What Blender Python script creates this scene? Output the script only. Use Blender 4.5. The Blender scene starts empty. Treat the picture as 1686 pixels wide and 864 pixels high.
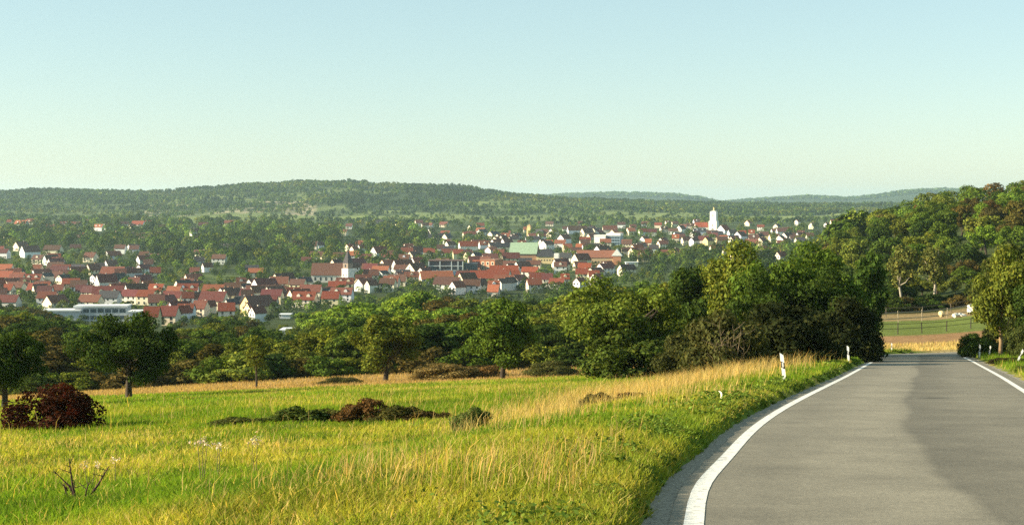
import bpy, math, random
import numpy as np
from mathutils import Vector, Matrix

# ------------------------------------------------------------------ camera, sky, sun, exposure
SC = bpy.context.scene
COL = SC.collection
F = 2340.0                                   # focal length in photo pixels (photo is 1686 x 864)
PITCH = math.atan(102 / F)                   # horizon at photo row 330
SUN_AZ = math.radians(180 + 7)               # direction towards the sun, from +X counter clockwise
SUN_EL = math.radians(21)
SUN_DIR = Vector((math.cos(SUN_AZ) * math.cos(SUN_EL), math.sin(SUN_AZ) * math.cos(SUN_EL), math.sin(SUN_EL)))

cam_d = bpy.data.cameras.new('camera')
cam = bpy.data.objects.new('camera', cam_d)
COL.objects.link(cam)
cam_d.sensor_width = 36
cam_d.lens = F / 1686 * 36
cam_d.clip_start = 0.1
cam_d.clip_end = 60000
cam.location = (0, 0, 0)
cam.rotation_euler = (math.pi / 2 - PITCH, 0, 0)
SC.camera = cam

world = bpy.data.worlds.new('World')
SC.world = world
world.use_nodes = True
wn = world.node_tree
bg = wn.nodes['Background']
sky = wn.nodes.new('ShaderNodeTexSky')
sky.sky_type = 'NISHITA'
sky.sun_disc = False
sky.sun_elevation = SUN_EL
sky.sun_rotation = math.pi / 2 - SUN_AZ      # sky rotation runs clockwise from +Y
sky.altitude = 300
sky.air_density = 1.0
sky.dust_density = 0.5
sky.ozone_density = 0.6
veil = wn.nodes.new('ShaderNodeMix')                # even pale high haze over the clear-sky model
veil.data_type = 'RGBA'
veil.inputs[0].default_value = 0.5
wn.links.new(sky.outputs[0], veil.inputs[6])
veil.inputs[7].default_value = (2.7, 4.0, 3.85, 1)
wn.links.new(veil.outputs[2], bg.inputs[0])
bg.inputs[1].default_value = 0.077

sun_d = bpy.data.lights.new('sun', 'SUN')
sun = bpy.data.objects.new('sun', sun_d)
COL.objects.link(sun)
sun_d.energy = 5.0
sun_d.angle = math.radians(0.5)
sun_d.color = (1.0, 0.86, 0.63)
sun.rotation_euler = SUN_DIR.to_track_quat('Z', 'Y').to_euler()

SC.view_settings.view_transform = 'Standard'
SC.view_settings.look = 'None'
SC.view_settings.exposure = 1.3
SC.view_settings.gamma = 1.0
SC.view_settings.use_curve_mapping = False
SC.render.engine = 'CYCLES'
SC.cycles.max_bounces = 6
SC.cycles.diffuse_bounces = 3
SC.cycles.transmission_bounces = 4
SC.cycles.volume_bounces = 1
SC.cycles.use_denoising = False

rng = np.random.default_rng(7)
R = math.radians

# ------------------------------------------------------------------ little tools
def srgb(r, g, b):
    def c(v):
        v /= 255.0
        return v / 12.92 if v <= 0.04045 else ((v + 0.055) / 1.055) ** 2.4
    return (c(r), c(g), c(b), 1.0)

def ray(px, py):
    vx, vy = (px - 843) / F, -(py - 432) / F
    c, s = math.cos(PITCH), math.sin(PITCH)
    return np.array([vx, c + vy * s, vy * c - s])      # camera -Z is forward, +Y is up

def project(p):
    c, s = math.cos(PITCH), math.sin(PITCH)
    d = p[1] * c - p[2] * s
    u = p[1] * s + p[2] * c
    return 843 + F * p[0] / d, 432 - F * u / d

def vnoise(x, y, seed=0):
    xi, yi = np.floor(x).astype(np.int64), np.floor(y).astype(np.int64)
    xf, yf = x - xi, y - yi
    xf, yf = xf * xf * (3 - 2 * xf), yf * yf * (3 - 2 * yf)
    def h(a, b):
        n = (a * 374761393 + b * 668265263 + seed * 1442695041) & 0xffffffff
        n = ((n ^ (n >> 13)) * 1274126177) & 0xffffffff
        return ((n ^ (n >> 16)) & 0xffff) / 65535.0
    return (h(xi, yi) * (1 - xf) + h(xi + 1, yi) * xf) * (1 - yf) + (h(xi, yi + 1) * (1 - xf) + h(xi + 1, yi + 1) * xf) * yf

def fbm(x, y, seed=0, octv=3):
    t, a, n = 0, 1.0, 0
    for k in range(octv):
        t = t + a * vnoise(x * 2 ** k, y * 2 ** k, seed + k)
        n += a
        a *= 0.5
    return t / n

def sstep(a, b, x):
    t = np.clip((x - a) / (b - a), 0, 1)
    return t * t * (3 - 2 * t)

def mesh_np(name, V, Fc, mat=None, smooth=False, extra=None):
    """V (n,3); Fc (m,k) or list of such arrays with different k"""
    V = np.asarray(V, dtype=np.float32)
    Fs = Fc if isinstance(Fc, list) else [Fc]
    Fs = [np.asarray(f, dtype=np.int32) for f in Fs if len(f)]
    me = bpy.data.meshes.new(name)
    me.vertices.add(len(V))
    me.vertices.foreach_set('co', V.ravel())
    loops = np.concatenate([f.ravel() for f in Fs])
    tot = np.concatenate([np.full(len(f), f.shape[1], dtype=np.int32) for f in Fs])
    start = np.concatenate([[0], np.cumsum(tot)[:-1]]).astype(np.int32)
    me.loops.add(len(loops))
    me.loops.foreach_set('vertex_index', loops)
    me.polygons.add(len(tot))
    me.polygons.foreach_set('loop_start', start)
    me.polygons.foreach_set('loop_total', tot)
    if smooth:
        me.polygons.foreach_set('use_smooth', np.ones(len(tot), dtype=bool))
    if mat:
        me.materials.append(mat)
    me.update(calc_edges=True)
    if extra is not None:
        a = me.color_attributes.new('Col', 'FLOAT_COLOR', 'POINT')
        c = np.ones((len(V), 4), dtype=np.float32)
        c[:, :3] = extra
        a.data.foreach_set('color', c.ravel())
    return me

def link(name, me, parent=None, color=None, loc=None, rot=None, scale=None):
    o = bpy.data.objects.new(name, me)
    COL.objects.link(o)
    if parent is not None:
        o.parent = parent
    if color is not None:
        o.color = color
    if loc is not None:
        o.location = loc
    if rot is not None:
        o.rotation_euler = rot
    if scale is not None:
        o.scale = scale
    return o

def tag(o, label=None, cat=None, group=None, kind=None):
    if label: o['label'] = label
    if cat: o['category'] = cat
    if group: o['group'] = group
    if kind: o['kind'] = kind
    return o

def empty(name, loc, rz=0, scale=1.0):
    o = bpy.data.objects.new(name, None)
    COL.objects.link(o)
    o.empty_display_size = 0.2
    o.location = loc
    o.rotation_euler = (0, 0, rz)
    o.scale = (scale,) * 3 if np.isscalar(scale) else scale
    return o

class MB:
    """collects simple solids into one mesh"""
    def __init__(s):
        s.V, s.F = [], []
    def add(s, V, Fs):
        b = len(s.V)
        s.V += [tuple(v) for v in V]
        s.F += [tuple(i + b for i in f) for f in Fs]
    def box(s, x0, x1, y0, y1, z0, z1):
        V = [(x, y, z) for z in (z0, z1) for y in (y0, y1) for x in (x0, x1)]
        s.add(V, [(0, 2, 3, 1), (4, 5, 7, 6), (0, 1, 5, 4), (1, 3, 7, 5), (3, 2, 6, 7), (2, 0, 4, 6)])
        return s
    def prism(s, poly, axis, a, b):
        """poly of (p,q) extruded along axis 'x' (p=y,q=z) or 'y' (p=x,q=z) from a to b"""
        n = len(poly)
        f = (lambda p, q, t: (t, p, q)) if axis == 'x' else (lambda p, q, t: (p, t, q))
        V = [f(p, q, a) for p, q in poly] + [f(p, q, b) for p, q in poly]
        s.add(V, [tuple(range(n))[::-1], tuple(range(n, 2 * n))] + [(i, (i + 1) % n, n + (i + 1) % n, n + i) for i in range(n)])
        return s
    def tube(s, pts, radii, sides=6):
        base = len(s.V)
        pts = [Vector(p) for p in pts]
        for i, p in enumerate(pts):
            d = (pts[min(i + 1, len(pts) - 1)] - pts[max(i - 1, 0)]).normalized()
            a = d.orthogonal().normalized()
            b = d.cross(a)
            for k in range(sides):
                t = 2 * math.pi * k / sides
                s.V.append(tuple(p + (a * math.cos(t) + b * math.sin(t)) * radii[i]))
        for i in range(len(pts) - 1):
            for k in range(sides):
                k2 = (k + 1) % sides
                s.F.append((base + i * sides + k, base + i * sides + k2, base + (i + 1) * sides + k2, base + (i + 1) * sides + k))
        s.F.append(tuple(base + k for k in range(sides))[::-1])
        s.F.append(tuple(base + (len(pts) - 1) * sides + k for k in range(sides)))
        return s
    def mesh(s, name, mat, smooth=False):
        me = bpy.data.meshes.new(name)
        me.from_pydata(s.V, [], s.F)
        if mat: me.materials.append(mat)
        if smooth:
            me.polygons.foreach_set('use_smooth', np.ones(len(me.polygons), dtype=bool))
        me.update()
        return me
    def build(s, name, mat, parent=None, color=None, smooth=False):
        return link(name, s.mesh(name, mat, smooth), parent, color)

# ------------------------------------------------------------------ materials
def new_mat(name):
    m = bpy.data.materials.new(name)
    m.use_nodes = True
    nt = m.node_tree
    nt.nodes.clear()
    out = nt.nodes.new('ShaderNodeOutputMaterial')
    return m, nt, out

def N(nt, typ, **kw):
    n = nt.nodes.new(typ)
    for k, v in kw.items():
        setattr(n, k, v)
    return n

def mixcol(nt, blend, fac, a, b):
    n = N(nt, 'ShaderNodeMix', data_type='RGBA', blend_type=blend)
    for sock, v in ((n.inputs[0], fac), (n.inputs[6], a), (n.inputs[7], b)):
        if hasattr(v, 'is_output') or isinstance(v, bpy.types.NodeSocket):
            nt.links.new(v, sock)
        else:
            sock.default_value = v
    return n.outputs[2]

def ramp(nt, val, stops):
    n = N(nt, 'ShaderNodeValToRGB')
    nt.links.new(val, n.inputs[0])
    el = n.color_ramp.elements
    while len(el) < len(stops):
        el.new(0.5)
    for e, (p, c) in zip(el, stops):
        e.position = p
        e.color = c if len(c) == 4 else (*c, 1)
    return n.outputs[0]

def maprange(nt, val, a, b, c, d):
    n = N(nt, 'ShaderNodeMapRange')
    nt.links.new(val, n.inputs[0])
    for i, v in enumerate((a, b, c, d)):
        n.inputs[i + 1].default_value = v
    return n.outputs[0]

def noise(nt, vec, scale, detail=4, rough=0.55):
    n = N(nt, 'ShaderNodeTexNoise')
    n.inputs['Scale'].default_value = scale
    n.inputs['Detail'].default_value = detail
    n.inputs['Roughness'].default_value = rough
    if vec is not None:
        nt.links.new(vec, n.inputs['Vector'])
    return n.outputs[0]

def grey(v):
    return (v, v, v, 1)

def obj_color_mat(name, rough=0.85, vary=0.18, scale=0.6, metallic=0, spec=0.3, bump=0.0, bscale=8, coords='Object'):
    m, nt, out = new_mat(name)
    p = N(nt, 'ShaderNodeBsdfPrincipled')
    oi = N(nt, 'ShaderNodeObjectInfo')
    tc = N(nt, 'ShaderNodeTexCoord')
    n1 = noise(nt, tc.outputs[coords], scale, 5)
    v = maprange(nt, n1, 0.25, 0.75, 1 - vary, 1 + vary)
    c = mixcol(nt, 'MULTIPLY', 1.0, oi.outputs['Color'], v)
    nt.links.new(c, p.inputs['Base Color'])
    p.inputs['Roughness'].default_value = rough
    p.inputs['Metallic'].default_value = metallic
    p.inputs['Specular IOR Level'].default_value = spec
    if bump:
        b = N(nt, 'ShaderNodeBump')
        b.inputs['Strength'].default_value = bump
        b.inputs['Distance'].default_value = 0.05
        nt.links.new(noise(nt, tc.outputs[coords], bscale, 4), b.inputs['Height'])
        nt.links.new(b.outputs[0], p.inputs['Normal'])
    nt.links.new(p.outputs[0], out.inputs[0])
    return m

def leaf_mat(name, use_attr=False, trans=0.26, vary=(0.5, 1.7), gloss=0.0):
    m, nt, out = new_mat(name)
    geo = N(nt, 'ShaderNodeNewGeometry')
    if use_attr:
        at = N(nt, 'ShaderNodeAttribute', attribute_name='Col')
        base = at.outputs['Color']
    else:
        oi = N(nt, 'ShaderNodeObjectInfo')
        base = oi.outputs['Color']
    rnd = geo.outputs['Random Per Island']
    v = maprange(nt, rnd, 0, 1, vary[0], vary[1])
    c = mixcol(nt, 'MULTIPLY', 1.0, base, v)
    # some leaves turn yellowish
    mul = N(nt, 'ShaderNodeMath', operation='FRACT')
    mm = N(nt, 'ShaderNodeMath', operation='MULTIPLY')
    nt.links.new(rnd, mm.inputs[0]); mm.inputs[1].default_value = 37.7
    nt.links.new(mm.outputs[0], mul.inputs[0])
    f = maprange(nt, mul.outputs[0], 0.7, 1.0, 0.0, 0.55)
    warm = mixcol(nt, 'MULTIPLY', 1.0, c, (1.7, 1.15, 0.7, 1))
    c2 = mixcol(nt, 'MIX', f, c, warm)
    d = N(nt, 'ShaderNodeBsdfDiffuse'); t = N(nt, 'ShaderNodeBsdfTranslucent')
    nt.links.new(c2, d.inputs[0])
    tcol = mixcol(nt, 'MULTIPLY', 1.0, c2, (1.25, 1.3, 0.6, 1))
    nt.links.new(tcol, t.inputs[0])
    ms = N(nt, 'ShaderNodeMixShader')
    ms.inputs[0].default_value = trans
    nt.links.new(d.outputs[0], ms.inputs[1]); nt.links.new(t.outputs[0], ms.inputs[2])
    res = ms.outputs[0]
    if gloss:
        g = N(nt, 'ShaderNodeBsdfGlossy'); g.inputs['Roughness'].default_value = 0.45
        m2 = N(nt, 'ShaderNodeMixShader'); m2.inputs[0].default_value = gloss
        nt.links.new(res, m2.inputs[1]); nt.links.new(g.outputs[0], m2.inputs[2])
        res = m2.outputs[0]
    nt.links.new(res, out.inputs[0])
    return m

M = {}
M['plaster'] = obj_color_mat('plaster', 0.9, 0.07, 0.5)
M['roof'] = obj_color_mat('roof_tiles', 0.85, 0.28, 0.9)
M['timber'] = obj_color_mat('timber', 0.85, 0.3, 3)
M['metal'] = obj_color_mat('painted_metal', 0.5, 0.08, 1.0)
M['glass'] = obj_color_mat('window_glass', 0.12, 0.1, 0.5, spec=0.6)
M['bark'] = obj_color_mat('bark', 0.95, 0.35, 14, bump=0.6, bscale=20)
M['plastic'] = obj_color_mat('post_plastic', 0.55, 0.08, 6)
M['leaf'] = leaf_mat('leaves')
M['leafc'] = leaf_mat('leaves_many', True)
M['blade'] = leaf_mat('grass_blades', True, trans=0.45, vary=(0.65, 1.35))

def ground_mat():
    m, nt, out = new_mat('land')
    p = N(nt, 'ShaderNodeBsdfPrincipled')
    at = N(nt, 'ShaderNodeAttribute', attribute_name='Col')
    geo = N(nt, 'ShaderNodeNewGeometry')
    pos = geo.outputs['Position']
    a = maprange(nt, noise(nt, pos, 0.03, 6, 0.6), 0.3, 0.7, 0.75, 1.25)
    b = maprange(nt, noise(nt, pos, 1.7, 6, 0.65), 0.3, 0.7, 0.6, 1.4)
    c = mixcol(nt, 'MULTIPLY', 1.0, at.outputs['Color'], a)
    c = mixcol(nt, 'MULTIPLY', 1.0, c, b)
    nt.links.new(c, p.inputs['Base Color'])
    p.inputs['Roughness'].default_value = 1.0
    p.inputs['Specular IOR Level'].default_value = 0.05
    bm = N(nt, 'ShaderNodeBump'); bm.inputs['Strength'].default_value = 0.7; bm.inputs['Distance'].default_value = 0.08
    nt.links.new(noise(nt, pos, 9, 5, 0.7), bm.inputs['Height'])
    nt.links.new(bm.outputs[0], p.inputs['Normal'])
    nt.links.new(p.outputs[0], out.inputs[0])
    return m
M['ground'] = ground_mat()

def asphalt_mat():
    """attribute Col: x = metres from the left edge line, y = metres along"""
    m, nt, out = new_mat('asphalt')
    p = N(nt, 'ShaderNodeBsdfPrincipled')
    at = N(nt, 'ShaderNodeAttribute', attribute_name='Col')
    sep = N(nt, 'ShaderNodeSeparateColor')
    nt.links.new(at.outputs['Color'], sep.inputs[0])
    geo = N(nt, 'ShaderNodeNewGeometry'); pos = geo.outputs['Position']
    # lateral coordinate wobbled by a slow noise
    w = maprange(nt, noise(nt, pos, 0.12, 3), 0, 1, -0.6, 0.6)
    ad = N(nt, 'ShaderNodeMath', operation='ADD')
    nt.links.new(sep.outputs[0], ad.inputs[0]); nt.links.new(w, ad.inputs[1])
    lat = maprange(nt, ad.outputs[0], -0.6, 6.6, 0.0, 1.0)
    lane = ramp(nt, lat, [(0.0, grey(0.98)), (0.17, grey(0.88)), (0.30, grey(1.06)), (0.40, grey(1.08)), (0.445, grey(1.0)), (0.47, grey(0.64)), (0.56, grey(0.72)), (0.66, grey(0.88)), (0.80, grey(0.9)), (0.90, grey(0.8)), (1.0, grey(0.95))])
    big = maprange(nt, noise(nt, pos, 0.55, 6, 0.7), 0.3, 0.7, 0.76, 1.22)
    fine = maprange(nt, noise(nt, pos, 60, 3, 0.8), 0.25, 0.75, 0.62, 1.38)
    mid = maprange(nt, noise(nt, pos, 17, 5, 0.8), 0.3, 0.7, 0.72, 1.28)
    c = mixcol(nt, 'MULTIPLY', 1.0, (0.20, 0.178, 0.130, 1), lane)
    for x in (big, fine, mid):
        c = mixcol(nt, 'MULTIPLY', 1.0, c, x)
    # dark spot added to the asphalt in place of a smear on the windscreen
    vm = N(nt, 'ShaderNodeVectorMath', operation='DISTANCE')
    nt.links.new(pos, vm.inputs[0]); vm.inputs[1].default_value = SMEAR_SPOT
    st = maprange(nt, vm.outputs['Value'], 0.12, 0.5, 0.5, 1.0)
    c = mixcol(nt, 'MULTIPLY', 1.0, c, st)
    nt.links.new(c, p.inputs['Base Color'])
    p.inputs['Roughness'].default_value = 0.82
    p.inputs['Specular IOR Level'].default_value = 0.35
    bm = N(nt, 'ShaderNodeBump'); bm.inputs['Strength'].default_value = 0.5; bm.inputs['Distance'].default_value = 0.012
    nt.links.new(noise(nt, pos, 70, 4, 0.7), bm.inputs['Height'])
    nt.links.new(bm.outputs[0], p.inputs['Normal'])
    nt.links.new(p.outputs[0], out.inputs[0])
    return m

def simple_mat(name, c0, c1, scale, rough=0.9, bump=0.3, bscale=30, detail=5, lo=0.35, hi=0.65):
    m, nt, out = new_mat(name)
    p = N(nt, 'ShaderNodeBsdfPrincipled')
    geo = N(nt, 'ShaderNodeNewGeometry'); pos = geo.outputs['Position']
    c = ramp(nt, noise(nt, pos, scale, detail, 0.65), [(lo, c0), (hi, c1)])
    nt.links.new(c, p.inputs['Base Color'])
    p.inputs['Roughness'].default_value = rough
    bm = N(nt, 'ShaderNodeBump'); bm.inputs['Strength'].default_value = bump; bm.inputs['Distance'].default_value = 0.02
    nt.links.new(noise(nt, pos, bscale, 4, 0.7), bm.inputs['Height'])
    nt.links.new(bm.outputs[0], p.inputs['Normal'])
    nt.links.new(p.outputs[0], out.inputs[0])
    return m
M['line'] = simple_mat('road_paint', (0.30, 0.28, 0.24, 1), (0.72, 0.70, 0.64, 1), 9, 0.7, 0.3, 60, 8, 0.33, 0.47)
M['gravel'] = simple_mat('gravel', (0.07, 0.06, 0.045, 1), (0.40, 0.35, 0.26, 1), 26, 1.0, 1.0, 22, 3, 0.3, 0.72)

# ------------------------------------------------------------------ terrain
# left edge line of the road as a polyline (X, Y)
def catmull(P, step=1.0):
    P = np.array(P, float)
    P = np.vstack([2 * P[0] - P[1], P, 2 * P[-1] - P[-2]])
    out = []
    for i in range(1, len(P) - 2):
        n = max(2, int(np.linalg.norm(P[i + 1] - P[i]) / step))
        for t in np.arange(n) / n:
            a, b, c, d = P[i - 1], P[i], P[i + 1], P[i + 2]
            out.append(0.5 * ((2 * b) + (c - a) * t + (2 * a - 5 * b + 4 * c - d) * t * t + (3 * b - a - 3 * c + d) * t ** 3))
    out.append(P[-2])
    return np.array(out)

cp = [(-3.0, -60), (-0.9, -20), (0.2, 0), (1.64, 12.7), (2.95, 19.4), (6.07, 31.8), (13.9, 58.4), (21.6, 85), (29.5, 112)]
h = R(90 - 16.2)
cx, cy = 29.5 + 34 * math.sin(h), 112 - 34 * math.cos(h)
for k in range(1, 6):
    a = math.pi - (math.pi / 2 - h) - R(k * 17)
    cp.append((cx + 34 * math.cos(a), cy + 34 * math.sin(a)))
e = np.array(cp[-1]) - np.array(cp[-2]); e /= np.linalg.norm(e)
for k in (30, 80, 140):
    cp.append(tuple(np.array(cp[-1]) * 0 + np.array(cp[13]) + e * k) if len(cp) > 13 else tuple(np.array(cp[-1]) + e * 30))
LINE = catmull(cp, 1.0)
LT = np.gradient(LINE, axis=0)
LT /= np.linalg.norm(LT, axis=1)[:, None]
LN = np.stack([LT[:, 1], -LT[:, 0]], 1)            # to the right of travel
ROADW = 5.9                                         # between the edge lines

def road_d(X, Y):
    """signed distance to the left line, positive on the road side"""
    sh = np.shape(X)
    X, Y = np.ravel(X).astype(float), np.ravel(Y).astype(float)
    d = np.full(X.shape, -999.0)
    near = np.where((Y < 190) & (Y > -70) & (np.abs(X) < 260))[0]
    for s in range(0, len(near), 20000):
        i = near[s:s + 20000]
        dx = X[i, None] - LINE[None, :, 0]
        dy = Y[i, None] - LINE[None, :, 1]
        k = np.argmin(dx * dx + dy * dy, axis=1)
        r = np.arange(len(i))
        side = dx[r, k] * LN[k, 0] + dy[r, k] * LN[k, 1]
        dist = np.sqrt(dx[r, k] ** 2 + dy[r, k] ** 2)
        d[i] = np.where(dist < 3, side, np.sign(side) * dist)
    return d.reshape(sh)

TU = np.array([-0.7, -0.36, -0.2, -0.05, 0.05, 0.12, 0.2, 0.23, 0.27, 0.30, 0.36, 0.7])
TY = np.array([110, 150, 190, 240, 300, 400, 500, 600, 800, 1200, 1800, 2300, 2800])
_left = [-15, -18, -22, -26.5, -31.5, -39, -46, -53, -68, -61.5, -52, -43, -38]
TZ = np.array([
    [-19, -24, -27, -31, -35, -41, -47, -53, -68, -61.5, -52, -43, -38],
    [-15.8, -20.8, -24, -28, -32.5, -39.5, -46, -53, -68, -61.5, -52, -43, -38],
    [-15, -19.2, -23, -27, -32, -39, -46, -53, -68, -61.5, -52, -43, -38],
    _left,
    [-14.5, -17.6, -21.5, -26, -31, -38.5, -46, -53, -68, -61.5, -51, -43, -38],
    [-13.8, -17, -20.5, -25, -30, -37, -44, -51, -65, -59, -46, -40, -38],
    [-12.4, -16, -19, -22, -26, -31, -34, -37, -46, -50, -44, -40, -38],
    [-12.2, -15.8, -18, -19.8, -21, -20, -18.5, -18, -34, -48, -44, -40, -38],
    [-12.1, -15.7, -17.8, -19.6, -19.8, -15, -11, -9, -22, -45, -44, -40, -38],
    [-12.1, -15.6, -17.6, -19.4, -18.8, -11.5, -6.5, -4, -14, -40, -44, -40, -38],
    [-12.0, -15, -16.6, -17.5, -13, -6, -2, 0, -4, -30, -42, -40, -38],
    [-12.0, -14, -14, -13, -8, 0, 5, 8, 6, -20, -40, -40, -38]], float)
RX = (np.array([-400, 0, 100, 200, 270, 330, 420, 500, 580, 620, 660, 740, 850, 950, 1100, 1200, 1400, 1686, 2100]) - 843) / F
RY = np.array([318, 311, 308, 312, 314, 308, 300, 295, 294, 301, 300, 303, 315, 325, 330, 333, 334, 330, 326])
RZ = (330 - RY) / F * 4200 - 12
R2X = (np.array([-400, 700, 900, 940, 1000, 1060, 1110, 1150, 1190, 1230, 1290, 1330, 1390, 1420, 1480, 1520, 1580, 1686, 2100]) - 843) / F
R2Y = np.array([330, 333, 322, 319, 317.5, 318, 320, 325, 333, 328, 325, 322, 326, 324, 316, 312, 312, 316, 312])
R2Z = (330 - R2Y) / F * 9000 - 12

def base_h(X, Y):
    X, Y = np.broadcast_arrays(np.asarray(X, float), np.asarray(Y, float))
    d = road_d(X, Y)
    zf = -1.7 - 0.112 * Y + 0.0407 * X
    zr = -1.7 - 0.094 * Y
    right = zr + 0.04 * np.clip(d - 8, 0, 40)
    near = np.where(d > 0, right, zf + (zr - zf) * sstep(-9, -0.8, d))
    Yc = np.clip(Y, 110, 20000)
    u = np.clip(X / Yc, -0.7, 0.7)
    iu = np.clip(np.searchsorted(TU, u) - 1, 0, len(TU) - 2)
    iy = np.clip(np.searchsorted(TY, Yc) - 1, 0, len(TY) - 2)
    fu = (u - TU[iu]) / (TU[iu + 1] - TU[iu])
    fy = np.clip((Yc - TY[iy]) / (TY[iy + 1] - TY[iy]), 0, 1)
    far = (TZ[iu, iy] * (1 - fu) + TZ[iu + 1, iy] * fu) * (1 - fy) + (TZ[iu, iy + 1] * (1 - fu) + TZ[iu + 1, iy + 1] * fu) * fy
    # far ridges
    ridge = np.interp(u, RX, RZ)
    t = np.clip((Yc - 2800) / 1400, 0, 1)
    up = -38 + (ridge + 38) * (0.35 * t + 0.65 * sstep(0.1, 1.0, t))
    back = sstep(4250, 6000, Yc)
    up = up * (1 - back) + (-32) * back
    ridge2 = np.interp(u, R2X, R2Z)
    t2 = sstep(6500, 9000, Yc) * (1 - sstep(9100, 12000, Yc))
    up = up + (ridge2 + 32) * t2
    far = np.where(Yc > 2800, up, far)
    far = far + (fbm(X / 130, Y / 130, 5) - 0.5) * 6 * sstep(700, 1100, Yc) * (1 + 2 * sstep(2700, 3200, Yc))
    w = sstep(108, 160, Y)
    return near * (1 - w) + far * w

def ground_h(X, Y, d=None):
    X, Y = np.broadcast_arrays(np.asarray(X, float), np.asarray(Y, float))
    b = base_h(X, Y)
    if d is None:
        d = road_d(X, Y)
    # verge a little proud of the road, hollow under the road itself
    left = 0.19 * sstep(-0.40, -0.72, d) * (1 - sstep(-3, -7, d))
    right = 0.12 * sstep(ROADW + 0.4, ROADW + 1.4, d)
    under = -0.14 * sstep(-0.5, -0.32, d) * (1 - sstep(ROADW + 0.35, ROADW + 0.6, d))
    onr = (d > -8) & (d < ROADW + 30)
    bump = (fbm(X / 2.3, Y / 2.3, 11) - 0.5) * 0.16 * np.where((d < -1.2) | (d > ROADW + 1.2), 1, 0)
    return b + np.where(onr, np.where(d < 1, left, right) + under, 0) + bump * (Y < 400)

def gh(x, y):
    return float(ground_h(np.array([x]), np.array([y]))[0])

def ghs(X, Y):
    return ground_h(np.asarray(X, float), np.asarray(Y, float))

def hit(px, py, y0=8.0, y1=9000.0):
    """where the sight line through a photo pixel meets the ground"""
    r = ray(px, py)
    t = np.exp(np.linspace(math.log(y0), math.log(y1), 1500)) / r[1]
    P = t[:, None] * r[None, :]
    below = P[:, 2] < base_h(P[:, 0], P[:, 1])
    i = int(np.argmax(below)) if below.any() else len(t) - 1
    return P[i]

def at_depth(px, Y):
    return (px - 843) / F * Y * 1.0, Y

SMEAR_SPOT = (0, 0, 0)
_p = hit(1537, 655)
SMEAR_SPOT = tuple(_p)
M['asphalt'] = asphalt_mat()

# land cover colours (true surface colours, linear)
def land_colour(X, Y, d):
    n = len(X)
    u = X / np.maximum(Y, 30)
    g1 = fbm(X / 9, Y / 9, 21)
    g2 = fbm(X / 60, Y / 60, 31)
    g3 = fbm(X / 260, Y / 260, 41, 4)
    C = np.zeros((n, 3))
    meadow = np.array([0.12, 0.165, 0.022])
    yellow = np.array([0.24, 0.22, 0.05])
    C[:] = meadow + (yellow - meadow) * sstep(0.35, 0.75, g1)[:, None]
    def put(mask, col, amt=1.0):
        w = (np.clip(mask, 0, 1) * amt)[:, None]
        C[:] = C * (1 - w) + np.array(col) * w
    # stubble strip beyond the meadow trees
    edge = 118 + 8 * np.clip(-u, -0.1, 0.4) * -1 + 1.5 * (g2 - 0.5) - 40 * np.clip(-u - 0.03, 0, 1)
    put(sstep(0, 2, Y - edge) * (u < 0.14), (0.33, 0.22, 0.10))
    # slope with trees
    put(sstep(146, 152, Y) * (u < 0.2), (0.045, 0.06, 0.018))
    # beyond the road on the right: dry grass, mown paddock, dry strip
    rr = sstep(0.19, 0.2, u)
    put(rr * sstep(124, 128, Y), (0.42, 0.31, 0.13))
    put(rr * sstep(150, 160, Y), (0.27, 0.16, 0.075))
    put(rr * sstep(181, 184, Y), (0.12, 0.15, 0.035))
    put(rr * sstep(222, 226, Y), (0.26, 0.19, 0.09))
    put(rr * sstep(243, 247, Y), (0.045, 0.06, 0.02))
    # valley and town gardens
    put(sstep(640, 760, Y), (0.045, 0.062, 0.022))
    put(sstep(640, 760, Y) * sstep(0.6, 0.7, g2), (0.09, 0.12, 0.035))
    # far plain and hillside
    put(sstep(2300, 2700, Y), (0.075, 0.10, 0.035))
    put(sstep(2300, 2700, Y) * sstep(0.52, 0.6, g3), (0.13, 0.16, 0.05))
    put(sstep(3150, 3500, Y), (0.04, 0.06, 0.022))
    return C

def far_open(X, Y):
    """0..1: how open (meadow, vineyard) the far hillside is"""
    u = X / Y
    g = fbm(X / 260, Y / 260, 41, 4)
    band = np.exp(-((u + 0.10) / 0.17) ** 2) * (1 - sstep(3650, 3950, Y + 250 * (fbm(X / 150, Y / 150, 43) - .5)))
    return np.clip(sstep(0.52, 0.60, g) * (Y < 3300) + 1.2 * band * sstep(0.37, 0.47, g), 0, 1)

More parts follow.
